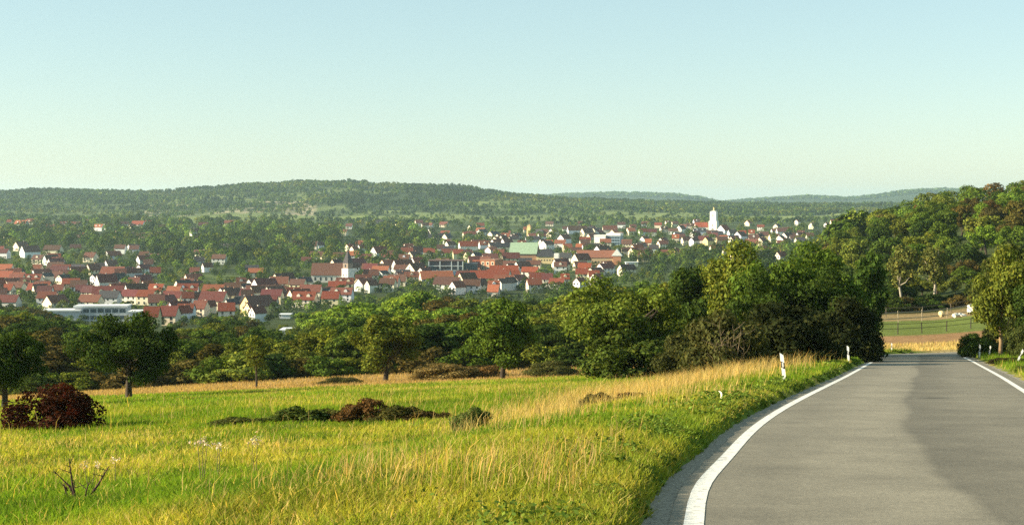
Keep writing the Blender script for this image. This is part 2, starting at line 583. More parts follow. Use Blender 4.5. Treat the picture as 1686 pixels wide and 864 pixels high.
def build_ground():
    ys = [-60 + 4 * i for i in range(15)] + list(np.arange(0, 130, 0.7)) + list(np.arange(130, 300, 2.5)) \
        + list(np.arange(300, 700, 8)) + list(np.arange(700, 2400, 25)) + list(np.arange(2400, 4600, 30)) + list(np.arange(4600, 14001, 200))
    ys = np.array(ys)
    s = np.linspace(-1, 1, 361)
    s = np.sign(s) * np.abs(s) ** 1.35
    Y, S = np.meshgrid(ys, s, indexing='ij')
    X = S * (70 + 0.95 * np.maximum(Y, 0))
    # refine: shift columns so that they are densest near the road
    X, Y = X.ravel(), Y.ravel()
    d = road_d(X, Y)
    Z = ground_h(X, Y, d)
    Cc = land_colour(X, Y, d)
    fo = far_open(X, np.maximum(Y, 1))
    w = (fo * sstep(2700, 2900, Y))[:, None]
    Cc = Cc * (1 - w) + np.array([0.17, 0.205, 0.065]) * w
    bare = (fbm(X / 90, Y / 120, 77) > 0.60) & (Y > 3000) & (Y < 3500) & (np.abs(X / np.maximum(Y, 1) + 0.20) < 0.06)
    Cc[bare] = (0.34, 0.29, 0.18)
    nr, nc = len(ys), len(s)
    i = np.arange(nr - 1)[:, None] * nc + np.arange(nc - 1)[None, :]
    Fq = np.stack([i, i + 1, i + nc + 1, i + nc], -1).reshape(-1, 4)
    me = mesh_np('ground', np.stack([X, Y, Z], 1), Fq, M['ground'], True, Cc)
    o = link('ground', me)
    tag(o, 'sloping green and straw coloured meadow falling to the valley floor', 'ground', kind='structure')
build_ground()

# road, shoulder and painted lines -------------------------------------------------
def ribbon(name, offs, mat, lift, attr=False, i0=0, i1=None, jit=0.0, thick=0.0):
    L, Nn = LINE[i0:i1], LN[i0:i1]
    along = np.concatenate([[0], np.cumsum(np.linalg.norm(np.diff(L, axis=0), axis=1))])
    rows = []
    for k, o in enumerate(offs):
        oo = o
        if jit and k in (0,):
            oo = o - jit * (0.2 + fbm(along / 1.1, along * 0, 3))
        P = L + Nn * (np.asarray(oo)[..., None] if np.ndim(oo) else oo)
        rows.append(P)
    P = np.stack(rows, 1)
    Z = base_h(P[..., 0], P[..., 1]) + lift
    V = np.concatenate([P, Z[..., None]], -1).reshape(-1, 3)
    nr, nc = P.shape[:2]
    i = np.arange(nr - 1)[:, None] * nc + np.arange(nc - 1)[None, :]
    Fq = np.stack([i, i + nc, i + nc + 1, i + 1], -1).reshape(-1, 4)[:, ::-1]
    ex = None
    if attr:
        ex = np.zeros((len(V), 3))
        ex[:, 0] = np.tile(np.asarray(offs, float), nr)
        ex[:, 1] = np.repeat(along, nc)
    return link(name, mesh_np(name, V, Fq, mat, True, ex))

tag(ribbon('gravel_shoulder', [-0.46, -0.36, -0.26, -0.15], M['gravel'], -0.012, jit=0.2), kind='structure')
tag(ribbon('road', list(np.linspace(-0.22, ROADW + 0.4, 29)), M['asphalt'], 0.0, True), kind='structure')
tag(ribbon('gravel_shoulder', [ROADW + 0.3, ROADW + 0.6, ROADW + 0.9], M['gravel'], -0.012), kind='structure')
tag(ribbon('edge_line', [-0.09, 0.0, 0.09], M['line'], 0.005), kind='structure')
tag(ribbon('edge_line', [ROADW - 0.09, ROADW, ROADW + 0.09], M['line'], 0.005), kind='structure')

# ------------------------------------------------------------------ plants
def unit(v):
    return v / np.maximum(np.linalg.norm(v, axis=1)[:, None], 1e-6)

def leaf_quads(P, Nrm, size, r, aspect=1.5, fold=0.0):
    n = len(P)
    t = unit(np.cross(Nrm, r.normal(size=(n, 3))))
    b = np.cross(Nrm, t)
    s = (size * r.uniform(0.6, 1.35, n))[:, None]
    a = t * s * aspect * 0.5
    c = b * s * 0.5
    V = np.stack([P - a, P - c * 0.9 + a * 0.1, P + a, P + c * 0.9 + a * 0.1], 1).reshape(-1, 3)
    Fq = np.arange(4 * n).reshape(n, 4)
    return V, Fq

def crown_clumps(r, kind, n):
    """clump centres and radii in a tree of unit height"""
    out = []
    tries = 0
    while len(out) < n and tries < 4000:
        tries += 1
        if kind == 'round':
            q = unit(r.normal(size=(1, 3)))[0] * r.uniform(0.3, 1.2) ** 0.7
            c = np.array([0, 0, 0.58]) + q * np.array([0.33, 0.33, 0.31]); rad = r.uniform(0.06, 0.17)
        elif kind == 'wide':
            q = unit(r.normal(size=(1, 3)))[0] * r.uniform(0.3, 1.15) ** 0.7
            c = np.array([0, 0, 0.56]) + q * np.array([0.47, 0.47, 0.32]); rad = r.uniform(0.06, 0.18)
        elif kind == 'tall':
            q = unit(r.normal(size=(1, 3)))[0] * r.uniform(0.3, 1.0) ** 0.6
            c = np.array([0, 0, 0.56]) + q * np.array([0.22, 0.22, 0.38]); rad = r.uniform(0.07, 0.12)
        elif kind == 'poplar':
            z = r.uniform(0.12, 0.97)
            w = 0.11 * math.sin(math.pi * min(1, z * 0.9 + 0.08)) ** 0.6
            a = r.uniform(0, 6.283)
            c = np.array([w * math.cos(a), w * math.sin(a), z]); rad = r.uniform(0.045, 0.075)
        elif kind == 'conifer':
            z = r.uniform(0.1, 0.98)
            w = 0.24 * (1 - z) ** 0.9
            a = r.uniform(0, 6.283)
            c = np.array([w * math.cos(a), w * math.sin(a), z - w * 0.15]); rad = 0.035 + 0.06 * (1 - z)
        elif kind == 'bush':
            q = unit(r.normal(size=(1, 3)))[0] * r.uniform(0.3, 1.0) ** 0.5
            q[2] = abs(q[2])
            c = np.array([0, 0, 0.10]) + q * np.array([0.62, 0.62, 0.72]); rad = r.uniform(0.12, 0.24)
        elif kind == 'bramble':
            a, ra = r.uniform(0, 6.283), r.uniform(0, 1) ** 0.6 * 0.7
            hh_ = (1 - (ra / 0.75) ** 2) * r.uniform(0.2, 1.0)
            c = np.array([ra * math.cos(a), ra * math.sin(a), 0.08 + 0.62 * hh_]); rad = r.uniform(0.05, 0.2)
        elif kind == 'sparse':
            q = unit(r.normal(size=(1, 3)))[0] * r.uniform(0.3, 1.0)
            c = np.array([0, 0, 0.62]) + q * np.array([0.2, 0.2, 0.32]); rad = r.uniform(0.05, 0.09)
        out.append((c, rad))
    return out

def make_tree_meshes(name, seed, kind, nclump, nleaf, leaf, sides=6, limbs=8, outward=1.0, droop=0.0):
    r = np.random.default_rng(seed)
    cl = crown_clumps(r, kind, nclump)
    Cc = np.array([c for c, _ in cl]); Rr = np.array([q for _, q in cl])
    w = Rr ** 2; w /= w.sum()
    idx = r.choice(len(cl), nleaf, p=w)
    dirs = unit(r.normal(size=(nleaf, 3)) + np.array([0, 0, 0.25]))
    rad = Rr[idx] * r.uniform(0.25, 1.0, nleaf) ** 0.45 * r.uniform(0.85, 1.25, nleaf)
    P = Cc[idx] + dirs * rad[:, None] * np.array([1, 1, 0.8])
    P[:, 2] -= droop * r.uniform(0, 1, nleaf)
    P[:, 2] = np.maximum(P[:, 2], 0.01)
    Nr = unit(dirs * outward + r.normal(size=(nleaf, 3)) * 0.42)
    V, Fq = leaf_quads(P, Nr, leaf, r)
    crown = mesh_np(name + '_crown', V, Fq, M['leaf'])
    mb = MB()
    if kind in ('bush', 'bramble'):
        for k in range(limbs):
            c = Cc[r.integers(len(cl))]
            b = np.array([r.normal() * 0.06, r.normal() * 0.06, -0.05])
            m_ = (b + c) / 2 + r.normal(size=3) * 0.04
            if kind == 'bramble':
                b = c * np.array([0.5, 0.5, 0]); m_ = (b + c) / 2 + np.array([0, 0, 0.25]); c = c * np.array([1.25, 1.25, 1.0])
            mb.tube([b, m_, c], [0.02, 0.014, 0.006], 5)
    else:
        top = 0.9 if kind in ('poplar', 'conifer', 'tall') else 0.74 if kind == 'sparse' else 0.62
        fork = 0.28 if kind in ('round', 'wide') else 0.4
        lean = r.normal(size=2) * 0.02
        tr = {'round': 0.026, 'wide': 0.032, 'tall': 0.016, 'poplar': 0.014, 'conifer': 0.016, 'sparse': 0.017}[kind]
        zs = [-0.04, 0.0, fork * 0.5, fork, (fork + top) / 2, top]
        pts = [(lean[0] * z * 4 + r.normal() * 0.006, lean[1] * z * 4 + r.normal() * 0.006, z) for z in zs]
        mb.tube(pts, [tr * 1.5, tr * 1.25, tr, tr * 0.85, tr * 0.5, tr * 0.15], sides)
        for k in range(limbs):
            c = Cc[r.integers(len(cl))]
            z0 = r.uniform(fork * 0.8, max(fork, min(c[2], top) * 0.85))
            b = np.array([lean[0] * z0 * 4, lean[1] * z0 * 4, z0])
            m_ = (b + c) / 2 + np.array([0, 0, -0.02]) + r.normal(size=3) * 0.02
            mb.tube([b, m_, c], [tr * 0.5, tr * 0.32, tr * 0.1], 5)
    trunk = mb.mesh(name + '_trunk', M['bark'], True)
    return trunk, crown

PROTO = {}
def protos(key, n, *a, **k):
    PROTO[key] = [make_tree_meshes('%s_%s' % (key, chr(97 + i)), 100 * len(PROTO) + i, *a, **k) for i in range(n)]
# near trees: leaves about 12 cm, middle distance: 30 cm sprays, far: 60 cm and more
protos('near_round', 3, 'round', 34, 15000, 0.024, limbs=14)
protos('near_wide', 3, 'wide', 44, 19000, 0.022, limbs=16)
protos('near_tall', 2, 'tall', 44, 8500, 0.026, limbs=14)
protos('near_sparse', 2, 'sparse', 34, 1900, 0.026, limbs=18)
protos('near_bush', 4, 'bush', 46, 14000, 0.038, limbs=12)
protos('bramble', 4, 'bramble', 40, 5200, 0.05, limbs=26)
protos('loose_bush', 3, 'bush', 40, 6500, 0.040, limbs=30)
protos('mid_round', 4, 'round', 26, 5200, 0.034, limbs=6)
protos('mid_wide', 4, 'wide', 34, 6200, 0.033, limbs=6)
protos('mid_tall', 3, 'tall', 38, 4200, 0.032, limbs=6)
protos('mid_poplar', 2, 'poplar', 46, 2000, 0.034, limbs=4)
protos('mid_conifer', 2, 'conifer', 60, 2200, 0.034, limbs=4)
protos('mid_bush', 3, 'bush', 30, 3600, 0.06, limbs=4)
protos('birch', 2, 'sparse', 46, 3200, 0.028, limbs=16, droop=0.06)

PENDING = []      # (object, look phrase, zone phrase, category, group) whose label still needs its rank
TREE_SPOTS = []

def plant(key, x, y, H, color, width=1.0, var=None, name=None, bark=(0.05, 0.038, 0.026, 1), sink=0.05, rz=None, trunk_name='trunk', crown_name='crown'):
    pl = PROTO[key]
    tr, cr = pl[int(rng.integers(len(pl))) if var is None else var]
    o = empty(name or 'broadleaf_tree', (x, y, gh(x, y) - sink), rng.uniform(0, 6.28) if rz is None else rz, (H * width, H * width, H))
    link(trunk_name, tr, o, bark)
    link(crown_name, cr, o, color)
    TREE_SPOTS.append((x, y, H * width * 0.3))
    return o

def later(o, look, zone, cat, group):
    PENDING.append((o, look, zone, cat, group))

def jitter(c, a=0.2):
    f = rng.uniform(1 - a, 1 + a)
    return (c[0] * f * rng.uniform(0.93, 1.07), c[1] * f, c[2] * f * rng.uniform(0.85, 1.15), 1)

DARK = (0.036, 0.060, 0.012); MID = (0.070, 0.112, 0.017); OLIVE = (0.112, 0.134, 0.021)
LIGHT = (0.125, 0.190, 0.026); BROWN = (0.078, 0.066, 0.019); RUST = (0.10, 0.064, 0.021); YELL = (0.19, 0.17, 0.035)
LOOKS = {DARK: 'dark green', MID: 'mid green', OLIVE: 'olive green', LIGHT: 'light green', BROWN: 'brownish', RUST: 'rust tinged', YELL: 'yellowish'}

def plant_px(key, px, pyb, pyt, color, wpx=None, Y=None, label=None, cat='tree', name=None, natural=0.7, group=None, **kw):
    """plant with its foot where the photo shows it; height from the photo rows at that distance"""
    if Y is None:
        p = hit(px, pyb)
        x, y = p[0], p[1]
    else:
        y = Y
        r = ray(px, pyb); x = r[0] / r[1] * y
    z = gh(x, y)
    r = ray(px, pyt)
    H = (r[2] / r[1] * y - z) * (0.98 if key.startswith(('near_r', 'near_w')) else 1.05)
    w = 1.0
    if wpx:
        w = (wpx / F * y) / (H * natural)
    o = plant(key, x, y, H, (*color[:3], 1) if len(color) == 3 else color, w, name=name, **kw)
    if label:
        tag(o, label, cat, group)
    return o

# --- trees standing at the meadow's far edge
G1 = 'trees along the lower edge of the meadow'
plant_px('near_wide', 8, 672, 522, DARK, 165, label='dark broad tree cut off by the left edge of the picture', name='orchard_tree', natural=1.1, group=G1)
plant_px('near_wide', 211, 656, 506, DARK, 172, label='dark wide-crowned tree right of the red bush, short thick trunk', name='orchard_tree', natural=1.1, group=G1)
plant_px('near_sparse', 421, 639, 546, OLIVE, 62, label='small thin half-bare tree with forked trunk at the meadow edge', name='orchard_tree', natural=0.6, group=G1)
plant_px('near_round', 635, 628, 515, OLIVE, 125, label='gnarled olive green fruit tree with bare lower trunk at meadow edge', name='orchard_tree', natural=0.85, group=G1)
plant_px('near_round', 828, 625, 482, MID, 135, label='tall rounded tree on slim straight trunk in front of brown hedge', name='orchard_tree', natural=0.85, group=G1)
plant_px('near_wide', 1030, 618, 446, (0.092, 0.124, 0.019), 225, Y=104, label='largest rounded tree, bushy to the ground, left of the road bushes', name='broadleaf_tree', natural=1.1, group=G1)
plant_px('near_bush', 1040, 618, 530, (0.055, 0.08, 0.015), 190, Y=100, label='low leafy thicket under the largest rounded tree', cat='shrub', name='shrub', natural=1.35, group='shrubs by the meadow', crown_name='foliage', trunk_name='stem')

# --- shrubs
GS = 'shrubs by the meadow'
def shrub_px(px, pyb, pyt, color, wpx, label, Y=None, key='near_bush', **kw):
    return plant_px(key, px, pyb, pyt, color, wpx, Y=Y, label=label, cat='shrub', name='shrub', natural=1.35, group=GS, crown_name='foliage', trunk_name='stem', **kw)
rb = shrub_px(92, 708, 622, (0.036, 0.014, 0.009), 160, 'dark red-brown rounded bush in the meadow at left', var=0, key='loose_bush', bark=(0.02, 0.012, 0.01, 1))
for k, (dx, dy, dz, sc_) in enumerate(((0.12, -0.1, 0.55, 0.30), (-0.35, -0.3, 0.35, 0.22), (0.42, -0.25, 0.3, 0.2))):
    link('red_spray', PROTO['loose_bush'][k % 3][1], rb, (0.062, 0.016, 0.010, 1), (dx, dy, dz), scale=(sc_, sc_, sc_ * 1.3))
for i, (px, pb, pt, c, w, lb) in enumerate([
    (395, 702, 676, (0.07, 0.08, 0.022), 100, 'lowest left end of the dark bramble row'),
    (500, 697, 656, (0.055, 0.078, 0.018), 140, 'dark green left mound of the bramble row'),
    (560, 694, 660, (0.06, 0.064, 0.018), 130, 'flat middle stretch of the bramble row left of its peak'),
    (606, 693, 640, (0.085, 0.048, 0.018), 105, 'tallest red-brown mound of the bramble row'),
    (655, 693, 654, (0.062, 0.062, 0.018), 115, 'arching mound right of the bramble row peak'),
    (700, 692, 664, (0.045, 0.034, 0.014), 100, 'low dark right end of the bramble row'),
    (777, 716, 660, (0.085, 0.115, 0.034), 72, 'small round grey-green bush alone in the meadow'),
    (985, 672, 636, (0.070, 0.062, 0.024), 70, 'dull brown-green bush at left end of the tall dry grass'),
    (1040, 668, 636, (0.12, 0.075, 0.03), 70, 'brown weedy bush amid the tall dry grass'),
    (735, 626, 594, (0.17, 0.125, 0.045), 120, 'brown-green low hedge bush between two orchard trees'),
    (800, 622, 596, (0.18, 0.11, 0.04), 70, 'russet low bush left of the slim-trunked tree'),
    (905, 620, 592, (0.075, 0.080, 0.026), 90, 'flat rounded olive bush right of the slim-trunked tree'),
    (560, 632, 618, (0.07, 0.07, 0.025), 70, 'low scrubby bush in the tan strip left of gnarled tree'),
]):
    shrub_px(px, pb, pt, c, w, lb, key='bramble' if i < 6 or i in (7, 8) else 'near_bush')
# bushes and trees along the left of the road
bare = shrub_px(1195, 612, 500, (0.058, 0.062, 0.020), 150, 'grey-green roadside bush with bare pale branches showing', Y=70)
mb = MB()
rr_ = np.random.default_rng(5)
for k in range(9):
    a = rr_.uniform(-1.0, 1.0); L = rr_.uniform(0.35, 0.75)
    q = np.array([rr_.normal() * 0.06 - 0.1, -0.50 + rr_.normal() * 0.04, 0.0])
    pts = [q.copy()]
    for j in range(6):
        a += rr_.normal() * 0.28
        q = q + np.array([math.sin(a) * 0.5, rr_.normal() * 0.12 - 0.1, 1.0]) * L / 6
        pts.append(q.copy())
        if j > 0:
            for t_ in range(2):
                e_ = q + np.array([rr_.normal() * 0.11, rr_.normal() * 0.05 - 0.03, rr_.uniform(0.03, 0.16)])
                mb.tube([q, (q + e_) / 2 + rr_.normal(size=3) * 0.012, e_], [0.0035, 0.0028, 0.0012], 4)
    mb.tube(pts, list(np.linspace(0.009, 0.002, 7)), 5)
bare.rotation_euler = (0, 0, 0)
mb.build('branch', M['bark'], bare, (0.24, 0.18, 0.11, 1))
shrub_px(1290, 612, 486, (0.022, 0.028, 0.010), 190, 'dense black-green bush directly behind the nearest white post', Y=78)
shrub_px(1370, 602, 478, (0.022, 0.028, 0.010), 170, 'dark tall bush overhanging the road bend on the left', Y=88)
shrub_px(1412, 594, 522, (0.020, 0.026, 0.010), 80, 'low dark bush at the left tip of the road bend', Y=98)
shrub_px(1130, 610, 540, (0.050, 0.056, 0.018), 110, 'low olive bush between the largest tree and roadside bushes', Y=86)
GR = 'trees along the left side of the road'
for px, pt, Y, w, c, key, lb in [
    (1150, 432, 125, 150, DARK, 'near_round', 'dark tree right behind the largest rounded tree'),
    (1225, 402, 112, 170, OLIVE, 'near_round', 'yellow-green tree reaching up to the far white houses'),
    (1300, 386, 104, 170, MID, 'near_wide', 'tallest tree behind the black-green roadside bush'),
    (1375, 400, 110, 160, MID, 'near_round', 'leafy green tree rising behind the road bend'),
    (1432, 418, 118, 110, (0.045, 0.08, 0.016), 'near_tall', 'bright green-lit tree at right end of the roadside row'),
    (1260, 440, 96, 130, DARK, 'near_wide', 'shorter dark tree in the middle of the roadside row'),
    (1340, 430, 96, 140, DARK, 'near_wide', 'shorter dark tree leaning over the roadside bushes')]:
    plant_px(key, px, 590, pt, c, w, Y=Y, label=lb, natural=0.95, group=GR)
# right of the road
GRR = 'trees and bushes along the right side of the road'
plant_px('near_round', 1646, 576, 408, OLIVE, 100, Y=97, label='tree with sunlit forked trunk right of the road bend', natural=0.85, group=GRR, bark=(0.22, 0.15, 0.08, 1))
plant_px('near_wide', 1690, 580, 375, (0.06, 0.075, 0.018), 170, Y=112, label='big tree cut by the right edge, yellowish on its left side', natural=1.05, group=GRR)
plant_px('near_round', 1715, 575, 440, DARK, 120, Y=92, label='dark tree at the right edge below the big yellowish one', natural=0.85, group=GRR)
for px, pb, pt, Y, w, c, lb in [
    (1605, 585, 543, 103, 60, (0.05, 0.085, 0.018), 'fresh green bush left of the sunlit forked trunk'),
    (1655, 588, 520, 106, 80, (0.06, 0.075, 0.02), 'olive bush directly behind the sunlit forked trunk'),
    (1695, 590, 525, 88, 70, (0.05, 0.065, 0.018), 'bush at the right edge behind the tilted white post'),
    (1660, 606, 586, 76, 70, (0.035, 0.032, 0.014), 'low dark brown weeds beside the right edge line'),
    (1700, 625, 598, 60, 60, (0.06, 0.08, 0.02), 'low green weeds at the right edge by the tilted post')]:
    shrub_px(px, pb, pt, c, w, lb, Y=Y)

# --- tree belt on the slope between meadow and town
YT = ([-60, 0, 60, 100, 190, 280, 340, 400, 440, 480, 500, 560, 640, 700, 760, 850, 930, 1000, 1060, 1130, 1220, 1330],
      [500, 500, 503, 520, 538, 530, 522, 518, 530, 538, 515, 503, 492, 480, 482, 490, 482, 462, 455, 442, 430, 425])
def zone_x(px):
    for lim, s in ((130, 'far left'), (330, 'below the grey flat-roofed school'), (480, 'behind the thin half-bare tree'), (720, 'behind the gnarled fruit tree'), (930, 'behind the slim-trunked tree'), (1150, 'behind the largest rounded tree'), (3000, 'behind the roadside trees')):
        if px < lim:
            return s
belt = []
for row, (Y0, Y1, step, off) in enumerate([(153, 168, 58, 40), (170, 200, 52, 24), (205, 250, 47, 14), (255, 310, 44, 6), (320, 400, 40, 0), (410, 520, 38, 0)]):
    px = -40.0 + row * 13
    while px < 1250:
        Y = rng.uniform(Y0, Y1)
        x = (px + rng.uniform(-14, 14) - 843) / F * Y
        pxx = 843 + F * x / Y
        yt = np.interp(pxx, *YT) + off + abs(rng.normal()) * 9
        z = gh(x, Y)
        r = ray(pxx, yt)
        H = r[2] / r[1] * Y - z
        H = min(max(H, 3.0), 15)
        wmax = 1.15
        belt.append((x, Y, H, pxx, row))
        px += step * rng.uniform(0.8, 1.25)
for x, Y, H, pxx, row in belt:
    q = rng.random()
    g = fbm(np.array([x / 22 + 40]), np.array([Y / 22]), 8)[0]
    c = DARK if g < 0.40 else MID if g < 0.52 else OLIVE if g < 0.64 else LIGHT if g < 0.72 else BROWN
    if 690 < pxx < 800 and row in (1, 2, 3) and q < 0.75: c = BROWN
    if pxx < 500 and q < 0.15: c = BROWN
    if 495 < pxx < 700 and row >= 4: c = LIGHT; H *= 1.12
    key = 'mid_tall' if q < 0.16 else 'mid_wide' if q < 0.6 else 'mid_round'
    wid = rng.uniform(1.15, 1.5) * (1.35 if H < 6 else 1.0)
    if key == 'mid_tall': wid *= 1.25
    o = plant(key, x, Y, H, jitter(c), wid)
    later(o, LOOKS[c] + ' tree', 'in the belt ' + zone_x(pxx), 'tree', 'trees in the belt between meadow and town')
# understorey in front of the belt, seen as separate bushes
for k in range(26):
    px = -20 + k * 46 + rng.uniform(-15, 15)
    Y = rng.uniform(149, 155)
    x = (px - 843) / F * Y
    c = [DARK, MID, OLIVE, BROWN][int(rng.integers(4))]
    o = plant('mid_bush', x, Y, rng.uniform(1.8, 3.4), jitter(c), rng.uniform(1.3, 1.9), name='shrub', crown_name='foliage', trunk_name='stem')
    later(o, LOOKS[c] + ' bush', 'at the foot of the belt ' + zone_x(px), 'shrub', 'bushes at the foot of the tree belt')

# --- trees behind the paddock and on the wooded hill at right
for px, Y, pt, lb in [(1487, 252, 396, 'birch with pale white trunk behind the paddock fence, left one'), (1537, 258, 398, 'birch with thin pale trunk behind the paddock, right one')]:
    plant_px('birch', px, 512, pt, (0.105, 0.118, 0.030), 66, Y=Y, label=lb, natural=0.55, name='birch_tree', bark=(0.36, 0.32, 0.24, 1), group='birches behind the paddock')
for k in range(24):
    px = 1425 + k * 12.5 + rng.uniform(-6, 6)
    Y = rng.uniform(256, 292) + (20 if k % 2 else 0)
    yt = np.interp(px, [1420, 1470, 1560, 1620, 1700], [440, 430, 425, 425, 395]) + rng.uniform(-8, 40)
    c = [DARK, MID, DARK, OLIVE, BROWN][int(rng.integers(5))]
    x = (px - 843) / F * Y
    H = ray(px, yt)[2] / ray(px, yt)[1] * Y - gh(x, Y)
    o = plant('mid_wide' if k % 3 else 'mid_tall', x, Y, max(3.5, H), jitter(c), rng.uniform(0.9, 1.3))
    later(o, LOOKS[c] + ' tree', 'directly behind the paddock fence', 'tree', 'trees behind the paddock')
for k in range(30):
    px = 1418 + k * 9.2 + rng.uniform(-4, 4)
    Y = rng.uniform(248, 256)
    x = (px - 843) / F * Y
    c = [DARK, DARK, MID, BROWN][int(rng.integers(4))]
    o = plant('mid_bush', x, Y, rng.uniform(1.8, 3.6), jitter(c), rng.uniform(1.1, 1.6), name='shrub', crown_name='foliage', trunk_name='stem')
    later(o, LOOKS[c] + ' bush', 'under the trees behind the paddock fence', 'shrub', 'bushes behind the paddock')
hill = []
yy = 300.0
while yy < 640:
    xx = 0.165 * yy + rng.uniform(0, 8)
    while xx < 0.41 * yy:
        hill.append((xx + rng.uniform(-2.5, 2.5), yy + rng.uniform(-6, 6)))
        xx += rng.uniform(8.0, 12.5)
    yy += 17
hill_far = []
for x, Y in hill:
    u = x / Y
    g = fbm(np.array([x / 26 + 9]), np.array([Y / 30 + 4]), 18)[0]
    q = rng.random()
    c = DARK if g < 0.38 else MID if g < 0.54 else OLIVE if g < 0.68 else LIGHT if q < 0.6 else BROWN
    if q > 0.97: c = RUST
    H = rng.uniform(6.0, 10.5)
    if Y > 490 or u > 0.385:
        hill_far.append((x, Y, H, rng.uniform(1.1, 1.4), jitter(c, 0.25)))
        continue
    key = 'mid_conifer' if (0.04 < q < 0.06) else 'mid_wide' if q < 0.3 else 'mid_round'
    o = plant(key, x, Y, H, jitter(c, 0.25), rng.uniform(0.95, 1.25))
    pxx = 843 + F * u
    zn = 'left flank' if pxx < 1430 else 'middle' if pxx < 1560 else 'right end'
    yz = 'near the foot' if Y < 370 else 'halfway up' if Y < 430 else 'higher up'
    later(o, LOOKS[c] + ' tree', 'on the hill, %s, %s' % (zn, yz), 'tree', 'trees on the wooded hill at right')

# ------------------------------------------------------------------ town
WHITE = (0.80, 0.78, 0.72, 1); CREAM = (0.74, 0.66, 0.48, 1); GREYW = (0.58, 0.60, 0.60, 1); OCHRE = (0.60, 0.44, 0.22, 1); YELLOW = (0.70, 0.58, 0.30, 1)
RED = (0.26, 0.055, 0.024, 1); ORANGE = (0.38, 0.115, 0.05, 1); BRICK = (0.19, 0.062, 0.038, 1); BROWNR = (0.13, 0.058, 0.038, 1); SLATE = (0.055, 0.05, 0.055, 1); MAROON = (0.16, 0.04, 0.035, 1)
WN = {WHITE: 'white', CREAM: 'cream', GREYW: 'pale grey', OCHRE: 'ochre', YELLOW: 'yellowish'}
RN = {RED: 'red', ORANGE: 'orange-red', BRICK: 'brick-red', BROWNR: 'brown', SLATE: 'slate', MAROON: 'maroon'}
wmb = MB().box(-0.55, 0.55, -0.04, 0.04, -0.75, 0.75)
WINDOW = wmb.mesh('window', M['glass'])
CHIM = MB().box(-0.35, 0.35, -0.35, 0.35, 0, 1.6).box(-0.42, 0.42, -0.42, 0.42, 1.6, 1.75).mesh('chimney', M['plaster'])
HOUSES = []      # footprints (x, y, r)
CLEAR = []       # (x, y, half width, depth kept free of tall trees in front)

def town_zone(px):
    for lim, s in ((75, 'at the left edge'), (200, 'left of the grey school'), (330, 'around the grey school'), (520, 'left of the church spire'), (640, 'around the church spire'), (780, 'around the framed glass block'), (870, 'around the brick block'), (960, 'around the green-roofed hall'), (1060, 'around the white office block'), (1150, 'left of the white church tower'), (1215, 'around the white church tower'), (3000, 'right of the white church tower')):
        if px < lim:
            return s
def town_row(py):
    return 'on the skyline row' if py < 385 else 'on the upper slope' if py < 425 else 'in the middle rows' if py < 470 else 'in the lower rows' if py < 500 else 'in the lowest rows'

